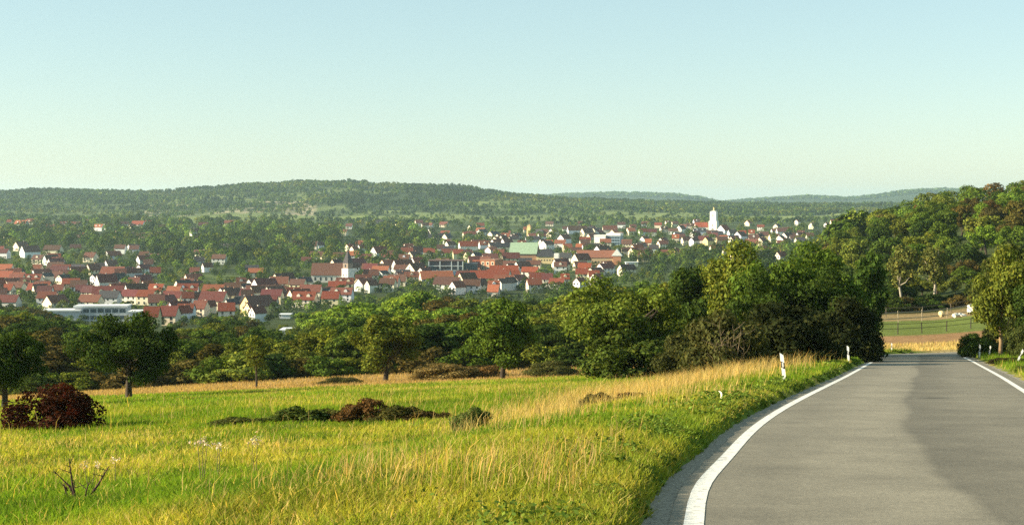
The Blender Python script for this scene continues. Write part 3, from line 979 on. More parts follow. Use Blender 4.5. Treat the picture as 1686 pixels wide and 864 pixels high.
def house(px, py, wpx, orient, roof, wall, tall=1.0, rot=None, windows=None, name='house', label=None, dorm=False):
    p = hit(px, py, 300)
    x, y = p[0], p[1]
    w = max(6.0, wpx / F * y)
    if orient == 'g':                              # gable towards the viewer's left
        W = min(w * 1.05, 13); L = rng.uniform(1.1, 1.45) * W
        a = R(rng.uniform(38, 62)) if rot is None else R(rot)
    else:
        L = w; W = min(max(8.0, 0.62 * w), 12)
        a = R(rng.uniform(-16, 16)) if rot is None else R(rot)
    hw = rng.uniform(4.4, 6.0) * tall
    pitch = rng.uniform(0.85, 1.05) if roof not in (SLATE,) else rng.uniform(0.6, 0.95)
    hr = W / 2 * pitch
    z = gh(x, y)
    o = empty(name, (x, y, z), a if orient != 'g' else a + math.pi / 2 * 0)
    # ridge along local x for 'e'; for 'g' ridge along local y rotated
    swap = orient == 'g'
    def T(V):
        return [((-q, p_, r_) if swap else (p_, q, r_)) for p_, q, r_ in V]
    if swap:
        o.rotation_euler = (0, 0, -a)
    mb = MB().prism([(-W / 2, -2.5), (W / 2, -2.5), (W / 2, hw), (0, hw + hr), (-W / 2, hw)], 'x', -L / 2, L / 2)
    mb.V = T(mb.V); mb.build('wall', M['plaster'], o, jitter(wall, 0.06))
    ov, th = 0.5, 0.28
    k = hr / (W / 2)
    rb_ = MB()
    e0 = hw - ov * k
    top = hw + hr
    lift = 0.04
    rb_.prism([(-W / 2 - ov, e0 + lift), (0, top + lift), (W / 2 + ov, e0 + lift), (W / 2 + ov, e0 + th + lift), (0, top + th + lift), (-W / 2 - ov, e0 + th + lift)], 'x', -L / 2 - 0.35, L / 2 + 0.35)
    rb_.V = T(rb_.V)
    ro = rb_.build('roof', M['roof'], o, tuple(c_ * 0.68 for c_ in jitter(roof, 0.3)[:3]) + (1,))
    cx_ = rng.uniform(-0.3, 0.3) * L
    if rng.random() < 0.75:
        pos = T([(cx_, 0.6, top - 1.0)])[0]
        link('chimney', CHIM, ro, (0.35, 0.16, 0.1, 1) if rng.random() < 0.5 else (0.6, 0.56, 0.5, 1), pos)
    if dorm:
        for s in ((-0.22, 0.22) if L > 12 else (0,)):
            dm = MB().prism([(-1.1, -0.6), (1.1, -0.6), (1.1, 0.9), (0, 1.9), (-1.1, 0.9)], 'y', -W * 0.36, -0.5)
            dm.V = [(a_ + s * L, b_, c_ + hw + hr * 0.35) for a_, b_, c_ in dm.V]
            dm.V = T(dm.V)
            dm.build('dormer', M['plaster'], o, jitter(wall, 0.06))
    if windows is None:
        windows = y < 1350
    if windows:
        def win(a_, b_, c_, facing, s=1.0):
            q = T([(a_, b_, c_)])[0]
            ang = (0 if facing == 'y' else math.pi / 2) + (math.pi / 2 if swap else 0)
            link('window', WINDOW, o, (0.035, 0.04, 0.05, 1), q, (0, 0, ang), (s, 1, s))
        lv = [1.5] if hw < 4.6 else [1.4, hw - 1.3]
        # eave side towards the viewer is local -y; gables at +-x
        nx = max(2, int(L / 3.6))
        if not swap:
            for zz in lv:
                for i in range(nx):
                    win((i + 0.5) / nx * L - L / 2, -W / 2 - 0.02, zz, 'y')
        gx = L / 2 + 0.02 if swap else -L / 2 - 0.02
        # visible gable: for swapped houses local +x maps to world -y side
        for zz in lv:
            for q in (-0.22, 0.22):
                win(-L / 2 - 0.02, q * W, zz, 'x')
        win(-L / 2 - 0.02, 0, hw + hr * 0.35, 'x', 0.8)
    HOUSES.append((x, y, max(L, W) * 0.62))
    if orient == 'g' or py < 386:
        CLEAR.append((x, y, (W if orient == 'g' else L) * 0.5, 90 if y < 1500 else 160))
    if label:
        tag(o, label, 'house', 'houses in the town')
    else:
        rw = RN[roof]; wl = WN[wall]
        later(o, '%s-roofed %s house' % (rw, wl), '%s, %s' % (town_row(py), town_zone(px)), 'house', 'houses in the town')
    return o

def ZA(zx, zy, w): return zx / 3.926, 340 + zy / 3.926, w / 3.926
def ZB(zx, zy, w): return 400 + zx / 3.926, 340 + zy / 3.926, w / 3.926
def ZC(zx, zy, w): return 780 + zx / 3.926, 330 + zy / 3.926, w / 3.926
def ZD(zx, zy, w): return 1100 + zx / 5.4, 310 + zy / 5.4, w / 5.4
HL = []
for zf, rows in ((ZA, [
    (140, 130, 80, 'e', ORANGE, WHITE), (215, 122, 90, 'e', RED, WHITE), (415, 136, 50, 'e', RED, WHITE), (490, 138, 60, 'e', BRICK, CREAM), (640, 158, 60, 'e', ORANGE, WHITE),
    (700, 150, 45, 'g', BROWNR, WHITE), (800, 137, 60, 'e', BROWNR, WHITE), (895, 134, 80, 'e', RED, WHITE), (1315, 142, 60, 'e', MAROON, WHITE), (1175, 116, 30, 'e', ORANGE, CREAM), (60, 118, 30, 'e', RED, CREAM), (560, 118, 40, 'e', BROWNR, GREYW), (960, 128, 40, 'e', ORANGE, CREAM), (1480, 130, 60, 'e', BRICK, CREAM),
    (195, 328, 78, 'g', BROWNR, WHITE), (345, 318, 110, 'e', BROWNR, CREAM), (570, 216, 80, 'e', RED, WHITE), (510, 226, 60, 'e', RED, CREAM), (1040, 222, 100, 'e', BROWNR, CREAM), (950, 222, 80, 'e', BROWNR, CREAM), (1260, 190, 40, 'g', BROWNR, WHITE), (1285, 238, 60, 'e', BROWNR, CREAM),
    (935, 348, 60, 'e', BROWNR, WHITE), (1080, 328, 70, 'e', BROWNR, GREYW), (1000, 358, 60, 'e', BROWNR, CREAM), (780, 305, 70, 'e', BROWNR, WHITE), (870, 310, 60, 'e', BROWNR, WHITE), (1465, 294, 110, 'e', SLATE, WHITE), (1300, 342, 90, 'e', BROWNR, WHITE), (1420, 374, 90, 'e', BROWNR, GREYW), (1290, 384, 60, 'e', SLATE, GREYW),
    (1340, 422, 45, 'g', BROWNR, WHITE), (40, 450, 90, 'e', ORANGE, CREAM), (120, 466, 45, 'g', SLATE, WHITE), (330, 376, 60, 'g', BROWNR, GREYW), (250, 372, 70, 'e', BROWNR, CREAM), (400, 448, 112, 'e', RED, CREAM), (505, 440, 92, 'e', SLATE, GREYW), (245, 450, 60, 'e', BRICK, CREAM),
    (218, 512, 110, 'e', RED, CREAM), (112, 516, 95, 'e', BRICK, CREAM), (303, 496, 50, 'g', SLATE, WHITE), (415, 500, 64, 'g', SLATE, CREAM), (18, 592, 60, 'g', BROWNR, GREYW), (60, 592, 56, 'e', RED, CREAM), (462, 545, 105, 'e', RED, OCHRE), (165, 550, 60, 'e', BRICK, YELLOW),
    (640, 425, 70, 'e', SLATE, WHITE), (735, 470, 150, 'e', BRICK, CREAM), (845, 470, 50, 'g', BRICK, GREYW), (882, 470, 44, 'g', BROWNR, GREYW), (960, 410, 60, 'e', BROWNR, GREYW), (1005, 466, 66, 'e', RED, CREAM), (780, 478, 70, 'e', BRICK, WHITE), (955, 568, 62, 'g', ORANGE, WHITE), (1015, 582, 95, 'e', RED, CREAM),
    (633, 505, 54, 'g', SLATE, WHITE), (685, 514, 44, 'g', SLATE, WHITE), (770, 566, 84, 'e', SLATE, GREYW), (870, 545, 70, 'e', BRICK, OCHRE), (1215, 582, 132, 'e', RED, WHITE), (1385, 590, 135, 'e', ORANGE, CREAM), (1505, 585, 105, 'e', BROWNR, CREAM), (300, 582, 62, 'e', RED, CREAM), (382, 588, 62, 'e', BRICK, CREAM),
    (700, 622, 190, 'e', MAROON, CREAM), (950, 634, 112, 'e', RED, CREAM), (1120, 634, 124, 'e', MAROON, CREAM), (850, 628, 110, 'e', MAROON, WHITE), (1215, 644, 74, 'e', RED, WHITE), (1262, 640, 44, 'g', BRICK, GREYW), (1296, 632, 60, 'g', SLATE, WHITE),
    (1165, 724, 112, 'g', MAROON, WHITE), (1205, 742, 104, 'e', RED, WHITE), (1178, 746, 42, 'g', RED, WHITE), (1300, 708, 90, 'e', BRICK, CREAM), (1385, 668, 172, 'e', MAROON, CREAM), (1465, 724, 104, 'e', RED, CREAM), (1498, 678, 56, 'g', SLATE, WHITE), (1600, 634, 76, 'e', BROWNR, CREAM), (1640, 706, 60, 'g', BROWNR, CREAM), (1560, 668, 80, 'e', SLATE, CREAM), (60, 660, 130, 'e', MAROON, GREYW), (1345, 690, 54, 'g', BRICK, CREAM), (1560, 545, 60, 'e', BRICK, CREAM), (1260, 468, 60, 'e', BRICK, WHITE), (985, 775, 60, 'e', RED, YELLOW), (1100, 768, 110, 'e', MAROON, CREAM)]),
  (ZB, [
    (90, 276, 40, 'e', BROWNR, WHITE), (240, 266, 84, 'e', BROWNR, CREAM), (360, 270, 70, 'e', BROWNR, WHITE), (440, 284, 84, 'e', BROWNR, WHITE), (495, 279, 36, 'g', BROWNR, WHITE), (592, 294, 74, 'e', ORANGE, CREAM), (690, 290, 32, 'g', RED, CREAM), (720, 303, 36, 'g', BRICK, WHITE), (770, 300, 34, 'g', BRICK, WHITE), (845, 272, 40, 'e', BROWNR, GREYW),
    (950, 355, 112, 'e', BROWNR, GREYW), (1045, 378, 70, 'e', BROWNR, GREYW), (1005, 414, 44, 'g', BROWNR, WHITE), (1070, 300, 44, 'g', ORANGE, WHITE), (1195, 332, 54, 'e', RED, CREAM), (1390, 340, 64, 'e', RED, CREAM), (1340, 275, 44, 'g', BROWNR, WHITE), (1455, 284, 116, 'e', RED, WHITE), (1560, 272, 66, 'e', ORANGE, WHITE), (1630, 294, 60, 'e', RED, WHITE), (1510, 350, 44, 'g', SLATE, WHITE), (1280, 300, 50, 'e', BROWNR, WHITE),
    (480, 360, 90, 'e', BROWNR, CREAM), (605, 398, 44, 'g', BROWNR, CREAM), (620, 360, 70, 'e', BROWNR, CREAM), (180, 352, 70, 'e', SLATE, GREYW), (410, 390, 60, 'e', BRICK, CREAM),
    (780, 516, 100, 'e', BRICK, CREAM), (820, 472, 50, 'g', BRICK, WHITE), (905, 470, 40, 'g', SLATE, WHITE), (660, 540, 110, 'e', BRICK, CREAM), (760, 540, 44, 'g', BRICK, CREAM), (830, 556, 50, 'g', BROWNR, WHITE), (960, 536, 100, 'e', BRICK, CREAM), (1090, 498, 90, 'e', BRICK, CREAM),
    (97, 600, 72, 'g', BROWNR, CREAM), (190, 630, 132, 'e', MAROON, CREAM), (330, 608, 84, 'e', RED, CREAM), (440, 606, 140, 'e', BRICK, CREAM), (610, 566, 110, 'e', RED, CREAM), (640, 612, 140, 'e', BRICK, WHITE), (540, 604, 56, 'g', SLATE, GREYW), (400, 650, 150, 'e', RED, CREAM), (570, 652, 110, 'e', RED, CREAM), (250, 600, 60, 'e', BROWNR, WHITE), (400, 530, 60, 'g', SLATE, CREAM),
    (95, 700, 128, 'g', BROWNR, YELLOW), (95, 745, 48, 'g', BRICK, WHITE), (20, 630, 60, 'e', MAROON, CREAM), (15, 570, 44, 'g', SLATE, WHITE), (190, 690, 60, 'e', MAROON, CREAM),
    (1250, 505, 210, 'e', ORANGE, CREAM), (1440, 500, 120, 'e', MAROON, CREAM), (1560, 506, 180, 'e', RED, CREAM), (1385, 566, 62, 'g', BRICK, WHITE), (1480, 560, 110, 'e', BROWNR, GREYW), (1620, 590, 70, 'e', ORANGE, CREAM)]),
  (ZC, [
    (160, 536, 150, 'e', RED, CREAM), (365, 504, 104, 'e', RED, WHITE), (390, 596, 92, 'e', ORANGE, CREAM), (700, 520, 80, 'e', RED, CREAM), (775, 528, 70, 'e', RED, CREAM), (475, 558, 70, 'e', MAROON, CREAM), (590, 552, 40, 'e', RED, CREAM), (685, 578, 34, 'g', BRICK, WHITE), (205, 580, 70, 'g', SLATE, GREYW), (235, 576, 36, 'g', SLATE, WHITE), (130, 606, 70, 'e', ORANGE, WHITE), (560, 470, 80, 'e', BROWNR, WHITE), (795, 548, 40, 'g', BRICK, WHITE),
    (140, 308, 48, 'g', BRICK, WHITE), (165, 334, 132, 'e', SLATE, CREAM), (215, 302, 44, 'g', BRICK, WHITE), (262, 263, 40, 'g', ORANGE, WHITE), (192, 278, 40, 'g', BROWNR, WHITE), (205, 258, 50, 'e', ORANGE, WHITE), (75, 304, 44, 'g', BRICK, CREAM), (15, 304, 44, 'g', BRICK, CREAM), (450, 306, 44, 'g', BRICK, WHITE), (312, 308, 54, 'e', BRICK, CREAM), (485, 306, 50, 'e', ORANGE, CREAM), (585, 276, 52, 'g', BRICK, WHITE), (605, 336, 56, 'e', ORANGE, CREAM), (560, 304, 70, 'e', ORANGE, WHITE),
    (720, 290, 70, 'e', RED, CREAM), (440, 234, 36, 'g', BROWNR, WHITE), (515, 225, 36, 'g', BROWNR, WHITE), (380, 280, 90, 'e', SLATE, GREYW), (240, 410, 110, 'e', MAROON, CREAM), (270, 380, 70, 'e', BRICK, CREAM), (668, 216, 124, 'e', BROWNR, WHITE), (795, 219, 42, 'g', SLATE, CREAM), (955, 178, 50, 'e', BROWNR, WHITE), (880, 216, 92, 'e', BRICK, CREAM),
    (990, 304, 64, 'e', ORANGE, WHITE), (1055, 346, 56, 'g', ORANGE, CREAM), (1035, 364, 44, 'g', RED, CREAM), (833, 344, 40, 'g', BROWNR, WHITE), (785, 332, 60, 'e', SLATE, GREYW), (690, 330, 54, 'e', ORANGE, CREAM), (1105, 278, 40, 'g', BROWNR, WHITE), (1130, 306, 40, 'e', ORANGE, CREAM), (1225, 295, 44, 'g', BROWNR, CREAM), (1305, 274, 44, 'e', ORANGE, CREAM), (1370, 290, 50, 'e', BROWNR, CREAM), (1425, 294, 40, 'g', BROWNR, WHITE), (1515, 294, 42, 'g', BROWNR, YELLOW), (1605, 284, 70, 'e', BROWNR, OCHRE),
    (1340, 210, 40, 'g', BROWNR, WHITE), (1290, 220, 60, 'e', BROWNR, WHITE), (1230, 205, 50, 'e', BROWNR, CREAM), (1440, 160, 40, 'e', BROWNR, WHITE), (1400, 190, 50, 'e', BROWNR, CREAM), (1300, 170, 40, 'e', BROWNR, CREAM), (1255, 165, 30, 'e', BROWNR, CREAM), (1615, 216, 60, 'g', RED, WHITE), (1460, 226, 80, 'e', SLATE, GREYW), (1100, 394, 84, 'e', BRICK, CREAM), (1245, 380, 70, 'e', BRICK, CREAM), (1305, 368, 24, 'g', BRICK, YELLOW), (1165, 345, 60, 'e', SLATE, GREYW), (595, 210, 40, 'e', BROWNR, WHITE)]),
  (ZD, [
    (580, 485, 90, 'e', SLATE, CREAM), (664, 444, 56, 'e', RED, CREAM), (742, 436, 50, 'e', RED, CREAM), (760, 480, 90, 'e', BROWNR, WHITE), (812, 470, 50, 'g', BROWNR, CREAM), (850, 452, 80, 'e', BROWNR, YELLOW), (945, 480, 94, 'e', RED, CREAM), (1060, 474, 70, 'g', BROWNR, WHITE), (1000, 484, 56, 'g', SLATE, WHITE), (1045, 514, 56, 'g', BROWNR, WHITE), (842, 592, 56, 'g', ORANGE, CREAM), (945, 626, 104, 'e', BRICK, WHITE), (1002, 656, 44, 'g', BRICK, CREAM), (590, 664, 36, 'g', BRICK, CREAM), (878, 664, 44, 'e', BRICK, CREAM), (1258, 462, 60, 'e', BROWNR, CREAM), (1180, 440, 60, 'e', BROWNR, CREAM), (1150, 330, 36, 'g', BROWNR, WHITE), (1412, 350, 30, 'g', BROWNR, WHITE), (1490, 332, 90, 'e', MAROON, CREAM), (470, 496, 94, 'e', ORANGE, CREAM), (235, 250 + 240, 60, 'g', BROWNR, WHITE), (1010, 540, 90, 'e', BRICK, CREAM)])):
    for (zx, zy, w, o_, r_, wl) in rows:
        house(*zf(zx, zy, w), o_, r_, wl, dorm=(o_ == 'e' and rng.random() < 0.3))
# filler roofs between them
fr = np.random.default_rng(99)
def too_close(x, y, r):
    return any((x - hx) ** 2 + (y - hy) ** 2 < (r + hr_) ** 2 * 0.8 for hx, hy, hr_ in HOUSES)

# ------------------------------------------------------------------ landmark buildings
def bbox(name, parent, x0, x1, y0, y1, z0, z1, mat, color):
    return MB().box(x0, x1, y0, y1, z0, z1).build(name, mat, parent, color)
def gable(parent, x0, x1, y0, y1, z0, hw, hr, wall, roof, axis='x', ov=0.5):
    if axis == 'x':
        ym = (y0 + y1) / 2
        MB().prism([(y0, z0), (y1, z0), (y1, hw), (ym, hw + hr), (y0, hw)], 'x', x0, x1).build('wall', M['plaster'], parent, wall)
        k = hr / (ym - y0)
        return MB().prism([(y0 - ov, hw - ov * k + .04), (ym, hw + hr + .04), (y1 + ov, hw - ov * k + .04), (y1 + ov, hw - ov * k + .4), (ym, hw + hr + .4), (y0 - ov, hw - ov * k + .4)], 'x', x0 - .4, x1 + .4).build('roof', M['roof'], parent, roof)
    xm = (x0 + x1) / 2
    MB().prism([(x0, z0), (x1, z0), (x1, hw), (xm, hw + hr), (x0, hw)], 'y', y0, y1).build('wall', M['plaster'], parent, wall)
    k = hr / (xm - x0)
    return MB().prism([(x0 - ov, hw - ov * k + .04), (xm, hw + hr + .04), (x1 + ov, hw - ov * k + .04), (x1 + ov, hw - ov * k + .4), (xm, hw + hr + .4), (x0 - ov, hw - ov * k + .4)], 'y', y0 - .4, y1 + .4).build('roof', M['roof'], parent, roof)
def windows(parent, xs, y, zs, s=(1, 1), color=(0.035, 0.04, 0.05, 1), axis='y'):
    for a in xs:
        for z in zs:
            if axis == 'y':
                link('window', WINDOW, parent, color, (a, y, z), (0, 0, 0), (s[0], 1, s[1]))
            else:
                link('window', WINDOW, parent, color, (y, a, z), (0, 0, math.pi / 2), (s[0], 1, s[1]))
def pyramid(name, parent, hw, z0, z1, color, mat, over=0.4, cx=0, cy=0):
    V = [(cx - hw - over, cy - hw - over, z0), (cx + hw + over, cy - hw - over, z0), (cx + hw + over, cy + hw + over, z0), (cx - hw - over, cy + hw + over, z0), (cx, cy, z1)]
    mb = MB(); mb.add(V, [(3, 2, 1, 0), (0, 1, 4), (1, 2, 4), (2, 3, 4), (3, 0, 4)])
    return mb.build(name, mat, parent, color)
def landmark(name, px, py, rot, label, cat='building', Y=None):
    if Y:
        r = ray(px, py); x, y = r[0] / r[1] * Y, Y
        z = r[2] / r[1] * Y
        z = min(z, gh(x, y))
    else:
        p = hit(px, py, 300); x, y, z = p[0], p[1], gh(p[0], p[1])
    o = empty(name, (x, y, z), R(rot))
    tag(o, label, cat)
    hw_ = {'church': 18, 'school': 55, 'glass_block': 26, 'brick_block': 20, 'hall': 40, 'long_hall': 40, 'office_block': 24}.get(name, 8)
    CLEAR.append((x - (12 if name in ('church', 'hall') else 0), y, hw_, 110))
    return o, y, F / y            # px per metre

# church with dark spire
o, y, s = landmark('church', 573, 466, -38, 'white church tower with dark pointed spire beside long brown nave roof', 'church')
tw = 20 / s / 2 * 0.72
th = 24 / s
bbox('tower', o, -tw, tw, -tw, tw, -3, th, M['plaster'], (0.72, 0.72, 0.68, 1))
bbox('belfry', o, -tw * 0.8, tw * 0.8, -tw * 0.8, tw * 0.8, th, th + 9 / s, M['plaster'], (0.26, 0.2, 0.16, 1))
pyramid('spire', o, tw * 0.8, th + 9 / s + .01, th + 32 / s, SLATE, M['roof'], 0.25)
MB().tube([(0, 0, th + 31 / s), (0, 0, th + 36 / s)], [0.12, 0.1], 5).build('spire_rod', M['metal'], o, (0.3, 0.25, 0.15, 1))
windows(o, [0], -tw * 0.8 - 0.03, [th + 4.5 / s], (1.2, 1.4)); windows(o, [0], -tw * 0.8 - 0.03, [th + 4.5 / s], (1.2, 1.4), axis='x')
windows(o, [-tw * .4, tw * .4], -tw - 0.03, [th * 0.55], (0.7, 1.3))
nv = empty('nave', (0, 0, 0)); nv.parent = o; nv.rotation_euler = (0, 0, R(38))
W = 60 / s
gable(nv, -W - 1, 1, 5, 21, -3, 6.0, 8.5, (0.6, 0.58, 0.52, 1), BROWNR, 'x')
windows(nv, np.linspace(-W + 2, -5, 6), 4.96, [3.0], (1.1, 1.7))
HOUSES.append((o.location.x, o.location.y, 10)); HOUSES.append((o.location.x - W / 2, o.location.y, 16))

# white two-stage church tower with lantern, upper right
o, y, s = landmark('church', 1175, 379, -24, 'tall white two-stage church tower with small lantern and red-roofed nave', 'church')
a = 8.2 / s * 0.82; b = 6.2 / s * 0.82
bbox('tower', o, -a, a, -a, a, -4, 15 / s, M['plaster'], (0.82, 0.80, 0.74, 1))
bbox('upper_tower', o, -b, b, -b, b, 15 / s, 30.5 / s, M['plaster'], (0.82, 0.80, 0.74, 1))
pyramid('cap', o, b, 30.5 / s + .01, 33 / s, (0.5, 0.47, 0.42, 1), M['roof'], 0.2)
bbox('lantern', o, -0.9, 0.9, -0.9, 0.9, 32 / s, 36.2 / s, M['plaster'], (0.6, 0.5, 0.25, 1))
pyramid('lantern_roof', o, 0.9, 36.2 / s + .01, 38 / s, (0.55, 0.42, 0.15, 1), M['metal'], 0.2)
windows(o, [0], -b - 0.03, [24 / s], (0.9, 2.2)); windows(o, [0], -b - 0.03, [24 / s], (0.9, 2.2), axis='x')
windows(o, [0], -a - 0.03, [8 / s], (0.8, 1.8))
nv = empty('nave', (-20 / s, 2, 0)); nv.parent = o; nv.rotation_euler = (0, 0, R(24))
gable(nv, -12 / s, 8 / s, -7, 7, -4, 4.5, 6.5, WHITE, RED, 'x')
HOUSES.append((o.location.x - 8, o.location.y, 16))

# ochre tower
o, y, s = landmark('ochre_tower', 872, 390, -30, 'small ochre square tower with flat cap above the roofs', 'tower')
bbox('wall', o, -3, 3, -3, 3, -4, 14 / s, M['plaster'], (0.55, 0.4, 0.18, 1))
bbox('upper_storey', o, -2.5, 2.5, -2.5, 2.5, 14 / s, 18 / s, M['plaster'], (0.5, 0.36, 0.16, 1))
pyramid('roof', o, 2.5, 18 / s + .01, 21 / s, (0.3, 0.2, 0.09, 1), M['roof'], 0.3)
windows(o, [0], -3.03, [9 / s], (1, 1.3)); windows(o, [0], -3.03, [9 / s], (1, 1.3), axis='x')
gb = empty('annex', (9, 2, 0)); gb.parent = o
gable(gb, -6, 10, -5, 5, -4, 5, 5, (0.4, 0.36, 0.3, 1), SLATE)
HOUSES.append((o.location.x + 4, o.location.y, 12))

# grey flat-roofed school, three stepped wings
o, y, s = landmark('school', 222, 534, 4, 'long pale grey flat-roofed school block with ribbon windows at lower left', 'building', Y=770)
CON = (0.50, 0.52, 0.54, 1); CONW = (0.66, 0.67, 0.66, 1); GLS = (0.05, 0.075, 0.10, 1)
def wing(x0, x1, yf, yb, z0, z1):
    bbox('wall', o, x0 / s, x1 / s, yf, yb, z0 / s, z1 / s, M['plaster'], CON)
    bbox('roof', o, x0 / s - .5, x1 / s + .5, yf - .5, yb + .5, z1 / s, z1 / s + 0.9, M['plaster'], CONW)
wing(-8, 32, -3, 9, -14, 20)
wing(-106, -20, 12, 24, -12, 26)
wing(-160, -95, 8, 20, -8, 20)
wing(32.5, 88, 0, 12, -12, 22)
for i in range(7):
    bbox('window_band', o, (-104 + i * 12) / s, (-94 + i * 12) / s, 11.93, 11.99, 17 / s, 23.5 / s, M['glass'], GLS)
    bbox('window_band', o, (-104 + i * 12) / s, (-94 + i * 12) / s, 11.93, 11.99, 6 / s, 12 / s, M['glass'], GLS)
for i in range(3):
    bbox('window_band', o, (22) / s, (29) / s, -3.07, -3.01, (-6 + 8 * i) / s, (0 + 8 * i) / s, M['glass'], GLS)
for i in range(5):
    bbox('window_band', o, (36 + i * 10) / s, (43 + i * 10) / s, -0.07, -0.01, 5 / s, 18 / s, M['glass'], (0.06, 0.07, 0.07, 1))
for i in range(8):
    bbox('panel', o, (-7 + i * 3.4) / s, (-4 + i * 3.4) / s, -3.12, -3.01, -12 / s, 18 / s, M['plaster'], (0.50, 0.52, 0.58, 1))
for k in range(-150, 95, 30):
    HOUSES.append((o.location.x + k / s, y + 8, 9))

# framed glass block
o, y, s = landmark('glass_block', 734, 455, 0, 'flat block with white frame, dark glazing and pale blue lower panels', 'building')
w = 56 / s; hgt = 25 / s
bbox('wall', o, -w / 2, w / 2, 0.6, 14, -4, hgt, M['plaster'], (0.16, 0.12, 0.11, 1))
bbox('roof', o, -w / 2 - .6, w / 2 + .6, -0.2, 14.6, hgt, hgt + 0.8, M['roof'], (0.14, 0.08, 0.07, 1))
for i in range(9):
    bbox('panel', o, -w / 2 + (i + .04) * w / 9, -w / 2 + (i + .96) * w / 9, 0.3, 0.55, -2, 9 / s, M['metal'], (0.30, 0.42, 0.55, 1))
for r0, r1 in ((10.2, 16), (17.4, 24)):
    for i in range(6):
        bbox('window_pane', o, -w / 2 + (i + .03) * w / 6, -w / 2 + (i + .97) * w / 6, 0.4, 0.55, r0 / s, r1 / s, M['glass'], (0.03, 0.045, 0.07, 1))
for xx in (-.5, -.17, .17, .36, .5):
    bbox('frame_post', o, xx * w - .35, xx * w + .35, -0.3, 0.35, -2, hgt - .05, M['plaster'], (0.72, 0.76, 0.74, 1))
for zz in (9.2, 16.6):
    bbox('frame_rail', o, -w / 2, w / 2, -0.2, 0.28, zz / s, (zz + 0.9) / s, M['plaster'], (0.72, 0.76, 0.74, 1))
bbox('side_wing', o, w / 2 + .7, w / 2 + 24 / s, 3, 13, -4, hgt * .85, M['metal'], (0.06, 0.075, 0.09, 1))
for k in (-.4, 0, .4, .75): HOUSES.append((o.location.x + k * w, y + 6, 9))

# brick block with pale framed windows
o, y, s = landmark('brick_block', 803, 453, -24, 'orange brick block with rows of pale framed windows', 'building')
w = 26 / s
bbox('wall', o, -w / 2, w / 2, 0, 16, -4, 24 / s, M['plaster'], (0.42, 0.17, 0.09, 1))
bbox('roof', o, -w / 2 - .4, w / 2 + .4, -.4, 16.4, 24 / s, 24 / s + .7, M['roof'], (0.30, 0.14, 0.08, 1))
for i in range(3):
    for j in range(3):
        X0, Z0 = -w / 2 + (i + .5) * w / 3, (4 + j * 7.5) / s
        f = bbox('window', o, X0 - 1.2, X0 + 1.2, -.10, -.01, Z0 - 1.5, Z0 + 1.5, M['plaster'], (0.75, 0.62, 0.45, 1))
        link('pane', MB().box(-.7, .7, -.05, 0, -1, 1).mesh('pane', M['glass']), f, (0.05, 0.05, 0.06, 1), (X0, -.11, Z0))
HOUSES.append((o.location.x, y + 8, 11))
house(830, 457, 46, 'e', RED, CREAM, tall=0.7, rot=3, label='long low house with crimson roof in front of brick block')
house(826, 465, 58, 'e', RED, CREAM, tall=0.5, rot=4, label='lowest long crimson roof below the brick block')

# green-roofed hall
o, y, s = landmark('hall', 905, 434, -8, 'large hall with pale green left roof, black hipped roof and tan front', 'hall')
L1, L2 = -66 / s, -22 / s
MB().prism([(0, -4), (22, -4), (22, 9), (11, 16 / s + 9), (0, 9)], 'x', L1, L2).build('wall', M['plaster'], o, (0.30, 0.18, 0.11, 1))
MB().prism([(-1, 8.6), (11, 9 + 17 / s), (23, 8.6), (23, 9.1), (11, 9.6 + 17 / s), (-1, 9.1)], 'x', L1 - 1, L2 + .5).build('roof', M['roof'], o, (0.26, 0.36, 0.24, 1))
bbox('front_wall', o, L2 + .6, 8 / s, -6, 20, -4, 12 / s, M['plaster'], (0.62, 0.50, 0.26, 1))
V = [(L2, -7, 12 / s + .02), (8 / s + .6, -7, 12 / s + .02), (8 / s + .6, 21, 12 / s + .02), (L2, 21, 12 / s + .02), (L2 + 9 / s, 5, 24 / s), (1 / s, 5, 24 / s)]
mb = MB(); mb.add(V, [(3, 2, 1, 0), (0, 1, 5, 4), (1, 2, 5), (2, 3, 4, 5), (3, 0, 4)]); mb.build('hipped_roof', M['roof'], o, (0.03, 0.03, 0.035, 1))
bbox('stair_tower', o, 8.4 / s, 16 / s, -7, 2, -4, 17 / s, M['plaster'], WHITE)
windows(o, np.linspace(L2 + 3, 6 / s, 6), -6.05, [6 / s], (1, 0.8))
for k in (-55, -35, -12, 8): HOUSES.append((o.location.x + k / s, y + 6, 11))

# long brown-roofed hall with brick end
o, y, s = landmark('long_hall', 985, 436, -7, 'long low hall with rust-brown roof and orange brick end', 'hall')
L = 72 / s
gable(o, -L / 2, L / 2, 0, 16, -4, 12 / s, 11 / s, (0.46, 0.34, 0.2, 1), (0.22, 0.085, 0.05, 1))
bbox('brick_end', o, L / 2 - 11 / s, L / 2 + .8, -3, 4, -4, 14 / s, M['plaster'], (0.46, 0.21, 0.11, 1))
MB().prism([(-5, 0), (5, 0), (0, 6.5)], 'y', -3.5, 8).build('gable_end', M['plaster'], o, WHITE).location = (L / 2 - 3, 0, 15 / s)
windows(o, np.linspace(-L / 2 + 3, L / 2 - 14, 9), -.05, [5 / s], (1, .8))
for k in (-.4, -.15, .1, .35): HOUSES.append((o.location.x + k * L, y + 8, 12))

